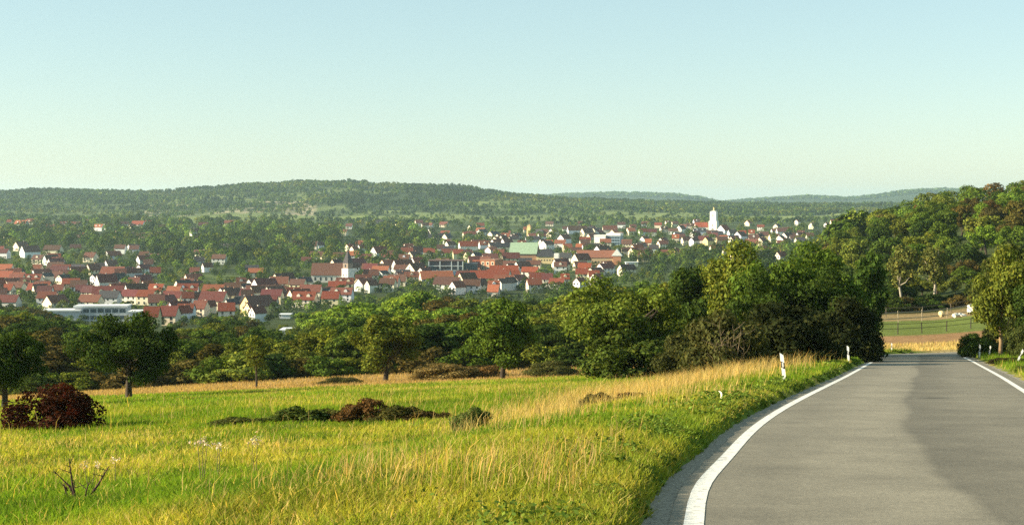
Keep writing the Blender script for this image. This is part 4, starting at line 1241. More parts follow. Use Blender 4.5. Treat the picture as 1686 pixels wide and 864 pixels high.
# white office block
o, y, s = landmark('office_block', 1001, 404, -16, 'white flat-roofed office block with blue-grey glazed right half', 'building')
bbox('wall', o, -22 / s, -3 / s, -4, 14, -4, 15 / s, M['plaster'], (0.82, 0.80, 0.75, 1))
bbox('parapet', o, -22.5 / s, -2.5 / s, -4.4, 14.4, 15 / s, 17 / s, M['plaster'], (0.75, 0.72, 0.66, 1))
bbox('glazed_wing', o, -2.4 / s, 21 / s, -2, 14, -4, 16 / s, M['metal'], (0.22, 0.30, 0.36, 1))
bbox('roof_edge', o, -2.4 / s, 21.5 / s, -2.5, 14.4, 16 / s, 20 / s, M['plaster'], (0.80, 0.78, 0.73, 1))
for j in range(3):
    for i in range(5):
        bbox('window_pane', o, (-1.5 + i * 4.4) / s, (2.3 + i * 4.4) / s, -2.08, -2.01, (2 + 4.6 * j) / s, (5 + 4.6 * j) / s, M['glass'], (0.04, 0.07, 0.09, 1))
for k in (-12, 8): HOUSES.append((o.location.x + k / s, y + 5, 12))
# row of white facade under a long brown roof
house(737, 481, 42, 'e', BROWNR, WHITE, rot=-14, windows=True, label='long white house front with many windows under brown roof, below glass block')
# pale low sheds at the bottom edge of the town
for px, py, w, lb in ((470, 524, 18, 'pale blue-white flat shed right of the cream gabled house'), (474, 549, 20, 'low white flat shed among trees left of the light green trees'), (1040, 438, 20, 'grey-blue flat shed right of the long brown-roofed hall')):
    o, y, s = landmark('shed', px, py, 0, lb, 'shed')
    bbox('wall', o, -w / 2 / s, w / 2 / s, -3, 5, -3, 6 / s, M['plaster'], (0.62, 0.66, 0.68, 1))
    bbox('roof', o, -w / 2 / s - .4, w / 2 / s + .4, -3.4, 5.4, 6 / s, 6 / s + .4, M['metal'], (0.7, 0.72, 0.72, 1))
    HOUSES.append((o.location.x, y, 7))
# filler houses
cnt = 0
n_fill = 298 - sum(1 for o_ in bpy.data.objects if o_.name.split('.')[0] == 'house')
for k in range(6000):
    if cnt >= n_fill: break
    px = fr.uniform(-20, 1330); py = fr.uniform(374, 505)
    if 250 < px < 560 and 385 < py < 478 and fr.random() < 0.8: continue
    if px > 1050 and py > 425: continue
    if px < 480 and py < 440 and fr.random() < 0.5: continue
    if py > np.interp(px, *YT) - 8: continue
    p = hit(px, py, 300)
    if too_close(p[0], p[1], 9): continue
    rf = [BROWNR, BRICK, MAROON, RED, BROWNR, SLATE][int(fr.integers(6))]
    house(px, py, 11 / p[1] * F, 'e' if fr.random() < 0.7 else 'g', rf, [WHITE, CREAM, GREYW, CREAM][int(fr.integers(4))])
    cnt += 1

# the houses beyond the first three hundred, mostly hidden, as one mass
def house_mass():
    Vw, Fw, Cw = [], [], []
    def put(mb, col):
        b = len(Vw)
        Vw.extend(mb.V); Fw.extend([tuple(i + b for i in f) for f in mb.F]); Cw.extend([col[:3]] * len(mb.V))
    n = 0
    for k in range(9000):
        if n >= 190: break
        px = fr.uniform(-40, 1340); py = fr.uniform(372, 512)
        if 250 < px < 560 and 385 < py < 474 and fr.random() < 0.85: continue
        if px > 1050 and py > 428: continue
        if px < 520 and py < 430 and fr.random() < 0.6: continue
        if py > np.interp(px, *YT) - 4: continue
        p = hit(px, py, 300)
        if too_close(p[0], p[1], 6): continue
        x, y, z = p[0], p[1], gh(p[0], p[1])
        L, W = fr.uniform(9, 14), fr.uniform(7.5, 10)
        hw, hr = fr.uniform(3.8, 5.6), W / 2 * fr.uniform(.75, 1.0)
        a = R(fr.uniform(-20, 20)) if fr.random() < .6 else R(fr.uniform(-62, -35) + 90)
        ca, sa = math.cos(a), math.sin(a)
        wl = MB().prism([(-W / 2, -2.5), (W / 2, -2.5), (W / 2, hw), (0, hw + hr), (-W / 2, hw)], 'x', -L / 2, L / 2)
        k_ = hr / (W / 2); e0 = hw - .5 * k_
        rf = MB().prism([(-W / 2 - .5, e0 + .04), (0, hw + hr + .04), (W / 2 + .5, e0 + .04), (W / 2 + .5, e0 + .32), (0, hw + hr + .32), (-W / 2 - .5, e0 + .32)], 'x', -L / 2 - .35, L / 2 + .35)
        ch = MB().box(1.2, 1.9, -.3, .4, hw + hr - 1, hw + hr + .9)
        wins = MB()
        for i_ in range(3):
            cx_ = (i_ - 1) * L / 3.3
            for zz in (1.3, hw - 1.2):
                wins.box(cx_ - .5, cx_ + .5, -W / 2 - .05, -W / 2 + .1, zz - .7, zz + .7)
        rc = [BROWNR, BRICK, MAROON, RED, BROWNR, BRICK, SLATE, ORANGE][int(fr.integers(8))]
        for m_, col in ((wl, [WHITE, CREAM, GREYW, CREAM][int(fr.integers(4))]), (rf, tuple(c_ * .68 for c_ in jitter(rc, .3))), (ch, (.3, .16, .1)), (wins, (.035, .04, .05))):
            m_.V = [(x + vx * ca - vy * sa, y + vx * sa + vy * ca, z + vz) for vx, vy, vz in m_.V]
            put(m_, col)
        HOUSES.append((x, y, max(L, W) * .6)); n += 1
    me = bpy.data.meshes.new('town_houses')
    me.from_pydata(Vw, [], Fw)
    a_ = me.color_attributes.new('Col', 'FLOAT_COLOR', 'POINT')
    c4 = np.ones((len(Vw), 4), dtype=np.float32); c4[:, :3] = np.array(Cw)
    a_.data.foreach_set('color', c4.ravel())
    m, nt, out = new_mat('house_surfaces')
    p_ = N(nt, 'ShaderNodeBsdfPrincipled'); at_ = N(nt, 'ShaderNodeAttribute', attribute_name='Col')
    geo = N(nt, 'ShaderNodeNewGeometry')
    v_ = maprange(nt, noise(nt, geo.outputs['Position'], .8, 5), .25, .75, .82, 1.18)
    nt.links.new(mixcol(nt, 'MULTIPLY', 1.0, at_.outputs['Color'], v_), p_.inputs['Base Color'])
    p_.inputs['Roughness'].default_value = .9
    nt.links.new(p_.outputs[0], out.inputs[0])
    me.materials.append(m)
    tag(link('town_houses', me), 'remaining small red and brown roofed houses packed between the others', 'houses', kind='stuff')
house_mass()

# ------------------------------------------------------------------ trees among the houses (many: joined), far woods
def crown_points(r, n, size):
    """n outward facing sprays on a lumpy crown of unit height"""
    d = unit(r.normal(size=(n, 3)) + np.array([0, 0, 0.35]))
    lump = 0.75 + 0.35 * vnoise(d[:, 0] * 2.2 + r.uniform(0, 50), d[:, 1] * 2.2 + d[:, 2] * 1.7, 3)
    P = np.array([0, 0, 0.55]) + d * np.array([0.36, 0.36, 0.44]) * (lump * r.uniform(0.65, 1.0, n) ** 0.5)[:, None]
    Nr = unit(d + r.normal(size=(n, 3)) * 0.45)
    return leaf_quads(P, Nr, size, r)
def tree_mass(name, spots, nleaf, size, label, seed):
    """spots: (x, y, H, width, colour); many crowns too small to tell apart, as one mass"""
    r = np.random.default_rng(seed)
    lib = [crown_points(r, nleaf, size) for _ in range(8)]
    x = np.array([s[0] for s in spots]); y = np.array([s[1] for s in spots]); z = ghs(x, y)
    VV, CC = [], []
    for i, s in enumerate(spots):
        V = lib[r.integers(8)][0]
        a = r.uniform(0, 6.28)
        c_, s_ = math.cos(a), math.sin(a)
        H, w = s[2], s[3]
        VV.append(np.stack([x[i] + (V[:, 0] * c_ - V[:, 1] * s_) * H * w, y[i] + (V[:, 0] * s_ + V[:, 1] * c_) * H * w, z[i] + (V[:, 2] - 0.04) * H], 1))
        CC.append(np.tile(np.array(s[4][:3]), (len(V), 1)))
    V = np.concatenate(VV); C = np.concatenate(CC)
    o = link(name, mesh_np(name, V, np.arange(len(V)).reshape(-1, 4), M['leafc'], False, C))
    tag(o, label, 'trees', kind='stuff')
    return o

def front_clear(x, y, H):
    """keep the view of placed houses mostly free"""
    for hx, hy, hw_, dep in CLEAR:
        if 0 < hy - y < dep and abs(x - hx * y / hy) < hw_ + H * 0.3 and H > 3.0 + (hy - y) * 0.03:
            return False
    for hx, hy, hr_ in HOUSES:
        if 0 < hy - y < 60 and abs(x - hx) < hr_ * 0.9:
            if hy - y < 11: return False
            if H > 9 and rng.random() < 0.25: return False
    return True
town_t, town_big = [], []
tr_ = np.random.default_rng(17)
for k in range(22000):
    if len(town_t) > 2600: break
    py = tr_.uniform(366, 528); px = tr_.uniform(-80, 1420)
    dens = 0.38
    if 250 < px < 560 and 378 < py < 482 or 590 < px < 700 and 378 < py < 455: dens = 1.0
    if px < 480 and py < 412: dens = 0.95
    if px > 1040 and py > 418: dens = 1.0
    if py > 440: dens = min(dens, 0.34)
    if tr_.random() > dens: continue
    p = hit(px, py, 560)
    x, y = p[0], p[1]
    H = tr_.uniform(6, 12) * (1.2 if dens > 0.9 else 0.85) * (1 + 0.45 * float(sstep(1000, 1900, y)))
    if any((x - hx) ** 2 + (y - hy) ** 2 < (hr_ + H * 0.22) ** 2 for hx, hy, hr_ in HOUSES): continue
    if not front_clear(x, y, H): continue
    g = tr_.random()
    c = DARK if g < 0.45 else MID if g < 0.75 else OLIVE if g < 0.9 else LIGHT
    town_t.append((x, y, H, tr_.uniform(0.95, 1.3), jitter(c), c, px, py))
# the largest-looking ones as individuals
order = sorted(range(len(town_t)), key=lambda i: -town_t[i][2] / town_t[i][1])
n_tree = sum(1 for o in bpy.data.objects if o.name.split('.')[0] in ('broadleaf_tree', 'orchard_tree', 'birch_tree'))
keep = order[:max(0, 298 - n_tree)]
for i in keep:
    x, y, H, w, col, c, px, py = town_t[i]
    q = tr_.random()
    key = 'mid_conifer' if q < 0.12 else 'mid_poplar' if q < 0.17 else 'mid_round' if q < 0.6 else 'mid_wide'
    nm = {'mid_conifer': 'conifer_tree', 'mid_poplar': 'poplar_tree'}.get(key, 'broadleaf_tree')
    o = plant(key, x, y, H * (1.25 if q < 0.17 else 1), col, w, name=nm)
    kind = {'mid_conifer': 'pointed conifer', 'mid_poplar': 'slim poplar'}.get(key, 'round tree')
    later(o, LOOKS[c] + ' ' + kind, '%s, %s' % (town_row(py).replace('row', 'rows') if False else town_row(py), town_zone(px)), 'tree', 'trees among the houses')
ks = set(keep)
tree_mass('town_trees', [t[:5] for i, t in enumerate(town_t) if i not in ks], 190, 0.085, 'dark green garden trees filling the gaps between the town houses', 3)
# denser wood on the lower slope at the right of the town, behind the roadside trees
sl = []
for k in range(260):
    u = tr_.uniform(0.08, 0.24); Y = tr_.uniform(560, 1250)
    x = u * Y
    if any((x - hx) ** 2 + (Y - hy) ** 2 < (hr_ + 3) ** 2 for hx, hy, hr_ in HOUSES) or not front_clear(x, Y, 9): continue
    sl.append((x, Y, tr_.uniform(6, 11), tr_.uniform(1, 1.3), jitter([DARK, DARK, MID, MID, OLIVE][int(tr_.integers(5))])))
tree_mass('hill_top_wood', hill_far, 520, 0.055, 'mixed green wood along the top of the hill at right', 12)
tree_mass('slope_wood', sl, 190, 0.085, 'dark wood on the slope below the white church tower', 4)

# shrubs and small trees on the foot of the slope, hedges and bushes round the houses
ft = []
for k in range(900):
    px = tr_.uniform(-60, 1250); Y = tr_.uniform(520, 790)
    x = (px - 843) / F * Y
    yt = np.interp(px, *YT) + abs(tr_.normal()) * 6 - 2
    H = ray(px, yt)[2] / ray(px, yt)[1] * Y - gh(x, Y)
    if H < 1.5: continue
    H = min(H, tr_.uniform(5, 11))
    if any((x - hx) ** 2 + (Y - hy) ** 2 < (hr_ + 2) ** 2 for hx, hy, hr_ in HOUSES): continue
    ft.append((x, Y, H, tr_.uniform(1.1, 1.7), jitter([DARK, MID, MID, OLIVE, LIGHT, BROWN][int(tr_.integers(6))])))
tree_mass('lower_slope_trees', ft, 190, 0.085, 'mixed green trees and bushes at the foot of the slope before the town', 8)
gt = []
for hx, hy, hr_ in HOUSES:
    for k in range(int(tr_.integers(3, 7))):
        a = tr_.uniform(-3.6, 0.4)
        rr0 = hr_ * tr_.uniform(1.0, 1.35) + 1.5
        x, y = hx + rr0 * math.cos(a), hy + rr0 * math.sin(a)
        if any((x - q[0]) ** 2 + (y - q[1]) ** 2 < (q[2] * .75) ** 2 for q in HOUSES): continue
        gt.append((x, y, tr_.uniform(2.0, 4.5), tr_.uniform(1.2, 1.8), jitter([DARK, DARK, MID, OLIVE, LIGHT][int(tr_.integers(5))])))
tree_mass('garden_bushes', gt, 110, 0.11, 'small green bushes and hedges round the town houses', 9)
print('town', len(town_t), len(gt), len(ft))
# far plain and hill forest
fs = []
fr2 = np.random.default_rng(23)
n = 56000
Y = 2350 + (5200 - 2350) * fr2.random(n) ** 1.0
u = fr2.uniform(-0.46, 0.46, n)
X = u * Y
op = far_open(X, Y)
ridge_w = sstep(3050, 3450, Y)
clump = fbm(X / 70, Y / 70, 91)
pr = np.clip(0.24 * (1 - 0.8 * op) + 0.50 * sstep(0.45, 0.6, clump) * (1 - 0.8 * op) + ridge_w * (1 - op) * 0.9, 0, 1)
pr *= np.where(Y > 4500, 0.25, 1)
ok = fr2.random(n) < pr * 0.55
X, Y, op = X[ok], Y[ok], op[ok]
cl = fbm(X / 120, Y / 120, 57)
for i in range(len(X)):
    c = DARK if cl[i] < 0.46 else MID if cl[i] < 0.66 else OLIVE
    fs.append((X[i], Y[i], fr2.uniform(7, 13) if Y[i] > 3200 else fr2.uniform(6, 11), fr2.uniform(1.0, 1.5), jitter(c, 0.25)))
print('far trees', len(fs))
tree_mass('far_forest', fs, 34, 0.24, 'hazy green forest covering the long far hill and the plain before it', 5)
fs = []
n = 3500
Y = fr2.uniform(8300, 9300, n); u = fr2.uniform(0.0, 0.4, n)
for i in range(n):
    fs.append((u[i] * Y[i], Y[i], fr2.uniform(14, 20), fr2.uniform(1.6, 2.4), jitter(MID, 0.2)))
tree_mass('distant_forest', fs, 14, 0.4, 'pale blue wooded ridges on the horizon at right', 6)

# ------------------------------------------------------------------ road posts, fence, paddock things
def post_mesh():
    # rounded triangular white post with a slanted black band and a reflector; unit = metres
    sec = [(-0.06, -0.03), (0.06, -0.03), (0.055, 0.015), (0.0, 0.06), (-0.055, 0.015)]
    def solid(z0l, z0r, z1l, z1r, grow=0.0):
        mb = MB()
        n = len(sec)
        def zz(x, l, r_): return l + (r_ - l) * (x + 0.06) / 0.12
        V = [(x * (1 + grow), y_ * (1 + grow), zz(x, z0l, z0r)) for x, y_ in sec] + [(x * (1 + grow), y_ * (1 + grow), zz(x, z1l, z1r)) for x, y_ in sec]
        mb.add(V, [tuple(range(n))[::-1], tuple(range(n, 2 * n))] + [(i, (i + 1) % n, n + (i + 1) % n, n + i) for i in range(n)])
        return mb
    body = solid(-0.25, -0.25, 1.0, 0.90)
    band = solid(0.50, 0.42, 0.72, 0.64, 0.05)
    refl = MB().box(-0.028, 0.028, -0.041, -0.033, 0.50, 0.66)
    return body.mesh('post_body', M['plastic']), band.mesh('black_band', M['plastic']), refl.mesh('reflector', M['plastic'])
PB, PBand, PRef = post_mesh()
for px, pyb, hpx, lean, lb, Yf in [
    (1292, 637, 47, -7, 'nearest leaning white road post with black band, left of road', None),
    (1402, 603, 28, -3, 'second white road post on the left, before dark bush', None),
    (1428, 590, 17, 0, 'third small white post on left at the bend', None),
    (1468, 580, 12, 0, 'lone tiny white post straight ahead beyond the road end', 122),
    (1556, 582, 18, 0, 'white post right of centre beyond the road end', 117),
    (1591, 590, 22, 2, 'white post at the right edge line near low white box', None),
    (1628, 590, 15, 8, 'short white post in dark weeds before forked tree', None),
    (1674, 602, 24, 24, 'strongly tilted white post at far right of the road', None)]:
    if Yf:
        r = ray(px, pyb); x, y = r[0] / r[1] * Yf, Yf
    else:
        p = hit(px, pyb); x, y = p[0], p[1]
    dd = float(road_d(np.array([x]), np.array([y]))[0])
    if -0.6 < dd < ROADW + 0.6 and px > 1500:          # keep right hand posts off the asphalt
        x += ROADW + 0.9 - dd
    elif -0.7 < dd < 2 and px < 1450:
        x -= 0.8 + dd
    sc_ = max(0.8, hpx / F * y / 0.98)
    o = empty('road_post', (x, y, gh(x, y)), R(-14), sc_ if sc_ < 1.3 else 1.2)
    o.rotation_euler = (0, R(lean), R(-14))
    tag(o, lb, 'road post', 'white roadside posts')
    link('body', PB, o, (0.82, 0.82, 0.78, 1)); link('black_band', PBand, o, (0.012, 0.012, 0.014, 1)); link('reflector', PRef, o, (0.6, 0.6, 0.58, 1))

def fence(name, pts, hgt, rails, label, step, rail_r=0.05, col=(0.10, 0.08, 0.06, 1), pr=0.07):
    x0, y0 = pts[0]
    o = empty(name, (x0, y0, gh(x0, y0)))
    tag(o, label, 'fence', 'paddock fences')
    z0 = o.location.z
    P = []
    for (a, b), (c, d) in zip(pts[:-1], pts[1:]):
        n = max(1, int(math.hypot(c - a, d - b) / step))
        for k in range(n):
            P.append((a + (c - a) * k / n, b + (d - b) * k / n))
    P.append(pts[-1])
    pm = MB().tube([(0, 0, -0.3), (0, 0, hgt)], [pr, pr * 0.9], 6).mesh('post', M['timber'])
    Z = [gh(a, b) for a, b in P]
    for (a, b), z in zip(P, Z):
        q = link('post', pm, o, col, (a - x0, b - y0, z - z0), (R(rng.normal() * 2), R(rng.normal() * 2), 0), (1, 1, rng.uniform(.92, 1.08)))
    for i in range(len(P) - 1):
        for rz in rails:
            A = (P[i][0] - x0, P[i][1] - y0 - pr - rail_r * .5, Z[i] - z0 + rz); B = (P[i + 1][0] - x0, P[i + 1][1] - y0 - pr - rail_r * .5, Z[i + 1] - z0 + rz)
            MB().tube([A, B], [rail_r, rail_r], 5).build('rail', M['timber'], o, col)
def pxY(px, Y): return ((px - 843) / F * Y, Y)
fence('paddock_fence', [pxY(1400, 186), pxY(1520, 188), pxY(1640, 192)], 1.5, [0.75, 1.35], 'dark post and rail fence across the front of the green paddock', 3.4, 0.035, (0.05, 0.04, 0.03, 1))
fence('paddock_fence', [pxY(1400, 214), pxY(1520, 222), pxY(1640, 232)], 1.7, [0.6, 1.5], 'pale weathered rail fence along the back of the paddock', 5.0, 0.07, (0.30, 0.25, 0.17, 1))
fence('paddock_fence', [pxY(1400, 236), pxY(1520, 240), pxY(1660, 246)], 1.6, [0.8, 1.5], 'shadowed thin rail fence under the trees behind the paddock', 5.0, 0.05, (0.12, 0.10, 0.075, 1))

# things standing at the paddock
def thing_px(name, px, Y, label, cat, rot=0):
    x, y = pxY(px, Y)
    o = empty(name, (x, y, gh(x, y)), R(rot))
    return tag(o, label, cat)
o = thing_px('trailer', 1602, 228, 'white box trailer standing by the paddock fence under the trees', 'trailer', -30)
o.scale = (.8, .8, .8)
MB().prism([(-0.75, .5), (.75, .5), (.75, 1.75), (.55, 1.95), (-.55, 1.95), (-.75, 1.75)], 'y', -0.9, 0.9).build('body', M['metal'], o, (0.8, 0.79, 0.74, 1))
for sx in (-.62, .62):
    wq = MB().tube([(sx - .07, 0, .3), (sx + .07, 0, .3)], [.3, .3], 12).build('wheel', M['plastic'], o, (0.02, 0.02, 0.02, 1))
MB().tube([(0, -.9, .55), (0, -1.8, .5)], [.05, .05], 6).build('drawbar', M['metal'], o, (0.2, 0.2, 0.2, 1))
MB().box(-.7, .7, .91, .96, .55, 1.7).build('rear_door', M['metal'], o, (0.74, 0.73, 0.7, 1))
def bale(px, Y, s, col, label, rot):
    x, y = pxY(px, Y)
    o = empty('bale', (x, y, gh(x, y)), R(rot)); tag(o, label, 'bale')
    r_ = s
    pts = [(-s * .6, 0, r_ * .93), (-s * .52, 0, r_ * .95), (0, 0, r_ * .96), (s * .52, 0, r_ * .95), (s * .6, 0, r_ * .93)]
    MB().tube(pts, [r_ * .88, r_ * .97, r_, r_ * .97, r_ * .88], 16).build('wrapped_roll', M['plastic'], o, col, True)
    MB().tube([(-s * .2, 0, r_ * .96), (s * .2, 0, r_ * .96)], [r_ * 1.012] * 2, 16).build('binding', M['plastic'], o, tuple(c * .9 for c in col[:3]) + (1,), True)
bale(1552, 232, 0.5, (0.55, 0.45, 0.24, 1), 'pale straw bale under the trees left of white trailer', 20)
bale(1573, 224, 0.36, (0.66, 0.60, 0.45, 1), 'small cream wrapped bale left of a low white heap', 60)
x, y = pxY(1585, 226)
hp = PROTO['mid_bush'][0]
r_ = np.random.default_rng(3)
mb = MB()
for k in range(5):
    c_ = np.array([r_.uniform(-1.1, 1.1), r_.uniform(-.4, .4), r_.uniform(.1, .28)])
    q = MB().tube([c_ + (-.5, 0, 0), c_ + (-.2, .05, .06), c_ + (.2, 0, .04), c_ + (.5, .03, 0)], [.12, .26, .24, .1], 8)
    mb.add(q.V, q.F)
o = link('tarpaulin_heap', mb.mesh('tarpaulin_heap', M['plastic'], True), None, (0.72, 0.70, 0.63, 1), (x, y, gh(x, y) - .02))
tag(o, 'low crumpled white heap beside the white trailer', 'heap')
# low white box near the posts
o = thing_px('marker_stone', 1597, 116, 'low white block behind the white post at the bend', 'stone', 10)
MB().prism([(-.38, -.1), (.38, -.1), (.36, .34), (.26, .42), (-.26, .42), (-.36, .34)], 'y', -.18, .18).build('block', M['plaster'], o, (0.74, 0.70, 0.6, 1))
MB().box(-.42, .42, -.22, .22, -.15, .04).build('base', M['plaster'], o, (0.5, 0.46, 0.38, 1))

# ------------------------------------------------------------------ meadow details
# dead branched stem in the near meadow
p = hit(130, 828)
o = empty('dead_shrub', (p[0], p[1], gh(p[0], p[1]))); tag(o, 'dark dead branching stems sticking out of the near grass', 'dead shrub')
r_ = np.random.default_rng(12)
S = p[1] / F
mb = None
for bx, tx, tz, n in [(0, -48, 42, 5), (0, -14, 62, 6), (5, 42, 46, 6), (-3, -30, 24, 3), (8, 20, 30, 3), (2, 30, 20, 3)]:
    b = np.array([bx * S, r_.normal() * .05, -0.03]); t = np.array([tx * S, r_.normal() * .15, tz * S * 1.25])
    m1 = b + (t - b) * .45 + r_.normal(size=3) * .03
    mb = MB().tube([b, m1, t], [.02, .015, .006], 5)
    for k in range(n):
        q = b + (t - b) * r_.uniform(.3, .95)
        e_ = q + np.array([r_.normal() * .09, r_.normal() * .06, r_.uniform(.02, .12)])
        mb.tube([q, e_], [.007, .003], 4)
    mb.build('stem', M['bark'], o, (0.055, 0.028, 0.022, 1))
# pale seed-headed weeds
sf = np.random.default_rng(31)
headV = []
for pxs, py_top, py_b, lb in [([139, 157], 757, 800, 'two pale seed heads on thin stems above the dead stems'), ([190], 752, 795, 'single pale seed head right of the dead stems'), ([326, 334, 340], 728, 800, 'tall weed with pale seed heads, left of the pair'), ([357, 362], 735, 790, 'smaller weed with brownish seed heads between two taller ones'), ([416, 424], 727, 790, 'tall weed with brightest fluffy seed heads, rightmost')]:
    p = hit(np.mean(pxs), py_b)
    S = p[1] / F
    o = empty('seeding_weed', (p[0], p[1], gh(p[0], p[1]))); tag(o, lb, 'weed', 'pale seeding weeds in the meadow')
    hh = (py_b - py_top) * S
    for q in pxs:
        xx = (q - np.mean(pxs)) * S
        top = np.array([xx, sf.normal() * .04, hh * sf.uniform(.9, 1.05)])
        MB().tube([(xx * .2, 0, -.03), (xx * .7, .01, hh * .5), tuple(top)], [.008, .006, .004], 5).build('stem', M['bark'], o, (0.16, 0.14, 0.06, 1))
        n = 26
        d = unit(sf.normal(size=(n, 3)) + np.array([0, 0, .5]))
        ctr = top + np.stack([sf.normal(size=n) * .05, sf.normal(size=n) * .04, sf.normal(size=n) * .025], 1)
        V, Fq = leaf_quads(ctr + d * .03, d, .026, sf)
        link('seed_head', mesh_np('seed_head', V, Fq, M['leaf']), o, (0.62, 0.5, 0.42, 1))
# scrap of paper on the verge
p = hit(1186, 676)
r_ = np.random.default_rng(4)
g = np.stack(np.meshgrid(np.linspace(-.07, .07, 5), np.linspace(0, .28, 6)), -1).reshape(-1, 2)
V = np.stack([g[:, 0] + .06 * np.cos(g[:, 1] * 9), 0.05 * np.sin(g[:, 1] * 12) + r_.normal(size=30) * .012, g[:, 1] + .08], 1)
i = np.arange(5)[:, None] * 5 + np.arange(4)[None, :]
o = link('paper_scrap', mesh_np('paper_scrap', V, np.stack([i, i + 1, i + 6, i + 5], -1).reshape(-1, 4), M['plaster']), None, (0.78, 0.74, 0.55, 1), (p[0], p[1], gh(p[0], p[1])), (0, 0, R(-60)), (0.5, 0.5, 0.6))
tag(o, 'small whitish scrap standing in the verge grass', 'litter')

# grass ---------------------------------------------------------------------------
def blades(name, X, Y, Hh, Wd, C, label, lean=0.35, seed=1, bend=True):
    r = np.random.default_rng(seed)
    n = len(X)
    Z = ghs(X, Y) - 0.02
    a = r.uniform(0, 6.283, n)
    t = np.stack([np.cos(a), np.sin(a), np.zeros(n)], 1)
    L = np.stack([r.normal(size=n) * lean + 0.12, r.normal(size=n) * lean, np.ones(n)], 1)
    L = unit(L) * Hh[:, None]
    b = np.stack([X, Y, Z], 1)
    w = t * (Wd * 0.5)[:, None]
    if bend:
        mid = b + L * 0.55
        tip = b + L + np.stack([r.normal(size=n) * .25 * Hh, r.normal(size=n) * .25 * Hh, -0.08 * Hh], 1)
        V = np.stack([b - w, b + w, mid + w * .8, mid - w * .8, tip], 1).reshape(-1, 3)
        k = np.arange(n)[:, None] * 5
        Fs = [k + np.array([[0, 1, 2, 3]]), k + np.array([[3, 2, 4]])]
        C = np.repeat(C, 5, axis=0)
    else:
        V = np.stack([b - w, b + w, b + L], 1).reshape(-1, 3)
        Fs = np.arange(3 * n).reshape(n, 3)
        C = np.repeat(C, 3, axis=0)
    o = link(name, mesh_np(name, V, Fs, M['blade'], False, C))
    tag(o, label, 'grass', kind='stuff')

def grass_colour(X, Y, r):
    n = len(X)
    a = fbm(X / 6, Y / 9, 61, 4); b = fbm(X / 1.3, Y / 1.8, 62, 3); c = fbm(X / 20, Y / 30, 63)
    green = np.array([0.155, 0.25, 0.024]); yel = np.array([0.37, 0.345, 0.05]); straw = np.array([0.52, 0.39, 0.14]); dk = np.array([0.06, 0.115, 0.016])
    C = np.tile(green, (n, 1)) * (0.72 + 0.45 * fbm(X / 14, Y / 22, 68))[:, None]
    w = (sstep(0.36, 0.68, a * .6 + b * .4) * (1 - .55 * sstep(35, 70, Y)))[:, None]
    C = C * (1 - w) + yel * w
    s = (r.random(n) < (0.05 + 0.30 * sstep(0.45, 0.7, c * .5 + a * .5)))[:, None]
    C = np.where(s, straw, C)
    k = (sstep(0.58, 0.74, fbm(X / 2.2, Y / 3.5, 64)) * 0.6)[:, None]
    C = np.where(s, C, C * (1 - k) + dk * k)
    return C * r.uniform(.8, 1.2, (n, 1))

gr = np.random.default_rng(77)
def sample(n, y0, y1, u0=-0.50, u1=0.34):
    Y = y0 * (y1 / y0) ** gr.random(n)
    X = gr.uniform(u0, u1, n) * Y + gr.uniform(-1.5, 1.5, n)
    d = road_d(X, Y)
    return X, Y, d
X, Y, d = sample(330000, 7.5, 48)
k = d < -0.26 - 0.4 * fbm(X / 0.7, Y / 0.7, 66)
X, Y, d = X[k], Y[k], d[k]
verge = sstep(-3.2, -0.9, d)
Hh = gr.uniform(.05, .18, len(X)) * (1 + .6 * fbm(X / 3, Y / 3, 67)) * (1 - .35 * verge)
Cg = grass_colour(X, Y, gr)
vg = (verge * 0.4)[:, None]
Cg = Cg * (1 - vg) + np.array([0.16, 0.19, 0.03]) * vg
blades('meadow_grass', X, Y, Hh, gr.uniform(.006, .013, len(X)) * (1 + Y / 30), Cg, 'sunlit yellow-green meadow grass left of the road', seed=2)
X, Y, d = sample(260000, 44, 122, -0.48, 0.30)
k = (d < -0.7) & (Y < 118 + 10 * (X / Y))
X, Y = X[k], Y[k]
blades('meadow_grass', X, Y, gr.uniform(.10, .30, len(X)), gr.uniform(.02, .045, len(X)) * (Y / 50), grass_colour(X, Y, gr), 'finer far part of the meadow grass before the orchard trees', seed=3, bend=False)
# tall straw coloured stems
def stalks(n, u0, u1, y0, y1, dens):
    Y = gr.uniform(y0, y1, n); X = gr.uniform(u0, u1, n) * Y
    d = road_d(X, Y)
    k = (d < -1.1) & (gr.random(n) < dens(X, Y, d))
    return X[k], Y[k]
def dry_density(X, Y, d):
    px = 843 + F * X / Y
    band = np.exp(-((d + 6.2) / 2.2) ** 2) * sstep(36, 46, Y) * (0.4 + 0.8 * sstep(.4, .6, fbm(X / 2.5, Y / 4, 72)))
    return np.clip(band * 1.3 + 0.22 * sstep(.52, .72, fbm(X / 2.5, Y / 5, 71)) * sstep(-16, -4, d) + 0.008, 0, 1)
X, Y = stalks(120000, -0.42, 0.26, 13, 75, dry_density)
cs = np.array([0.56, 0.40, 0.16]) * gr.uniform(.6, 1.15, (len(X), 1)) * np.array([1, 1, 1])
blades('dry_grass', X, Y, gr.uniform(.25, .6, len(X)) * (1 + .7 * sstep(38, 48, Y)), gr.uniform(.003, .006, len(X)) * (1 + Y / 22), cs, 'tall straw-coloured dry grass along the roadside verge', lean=.16, seed=4)
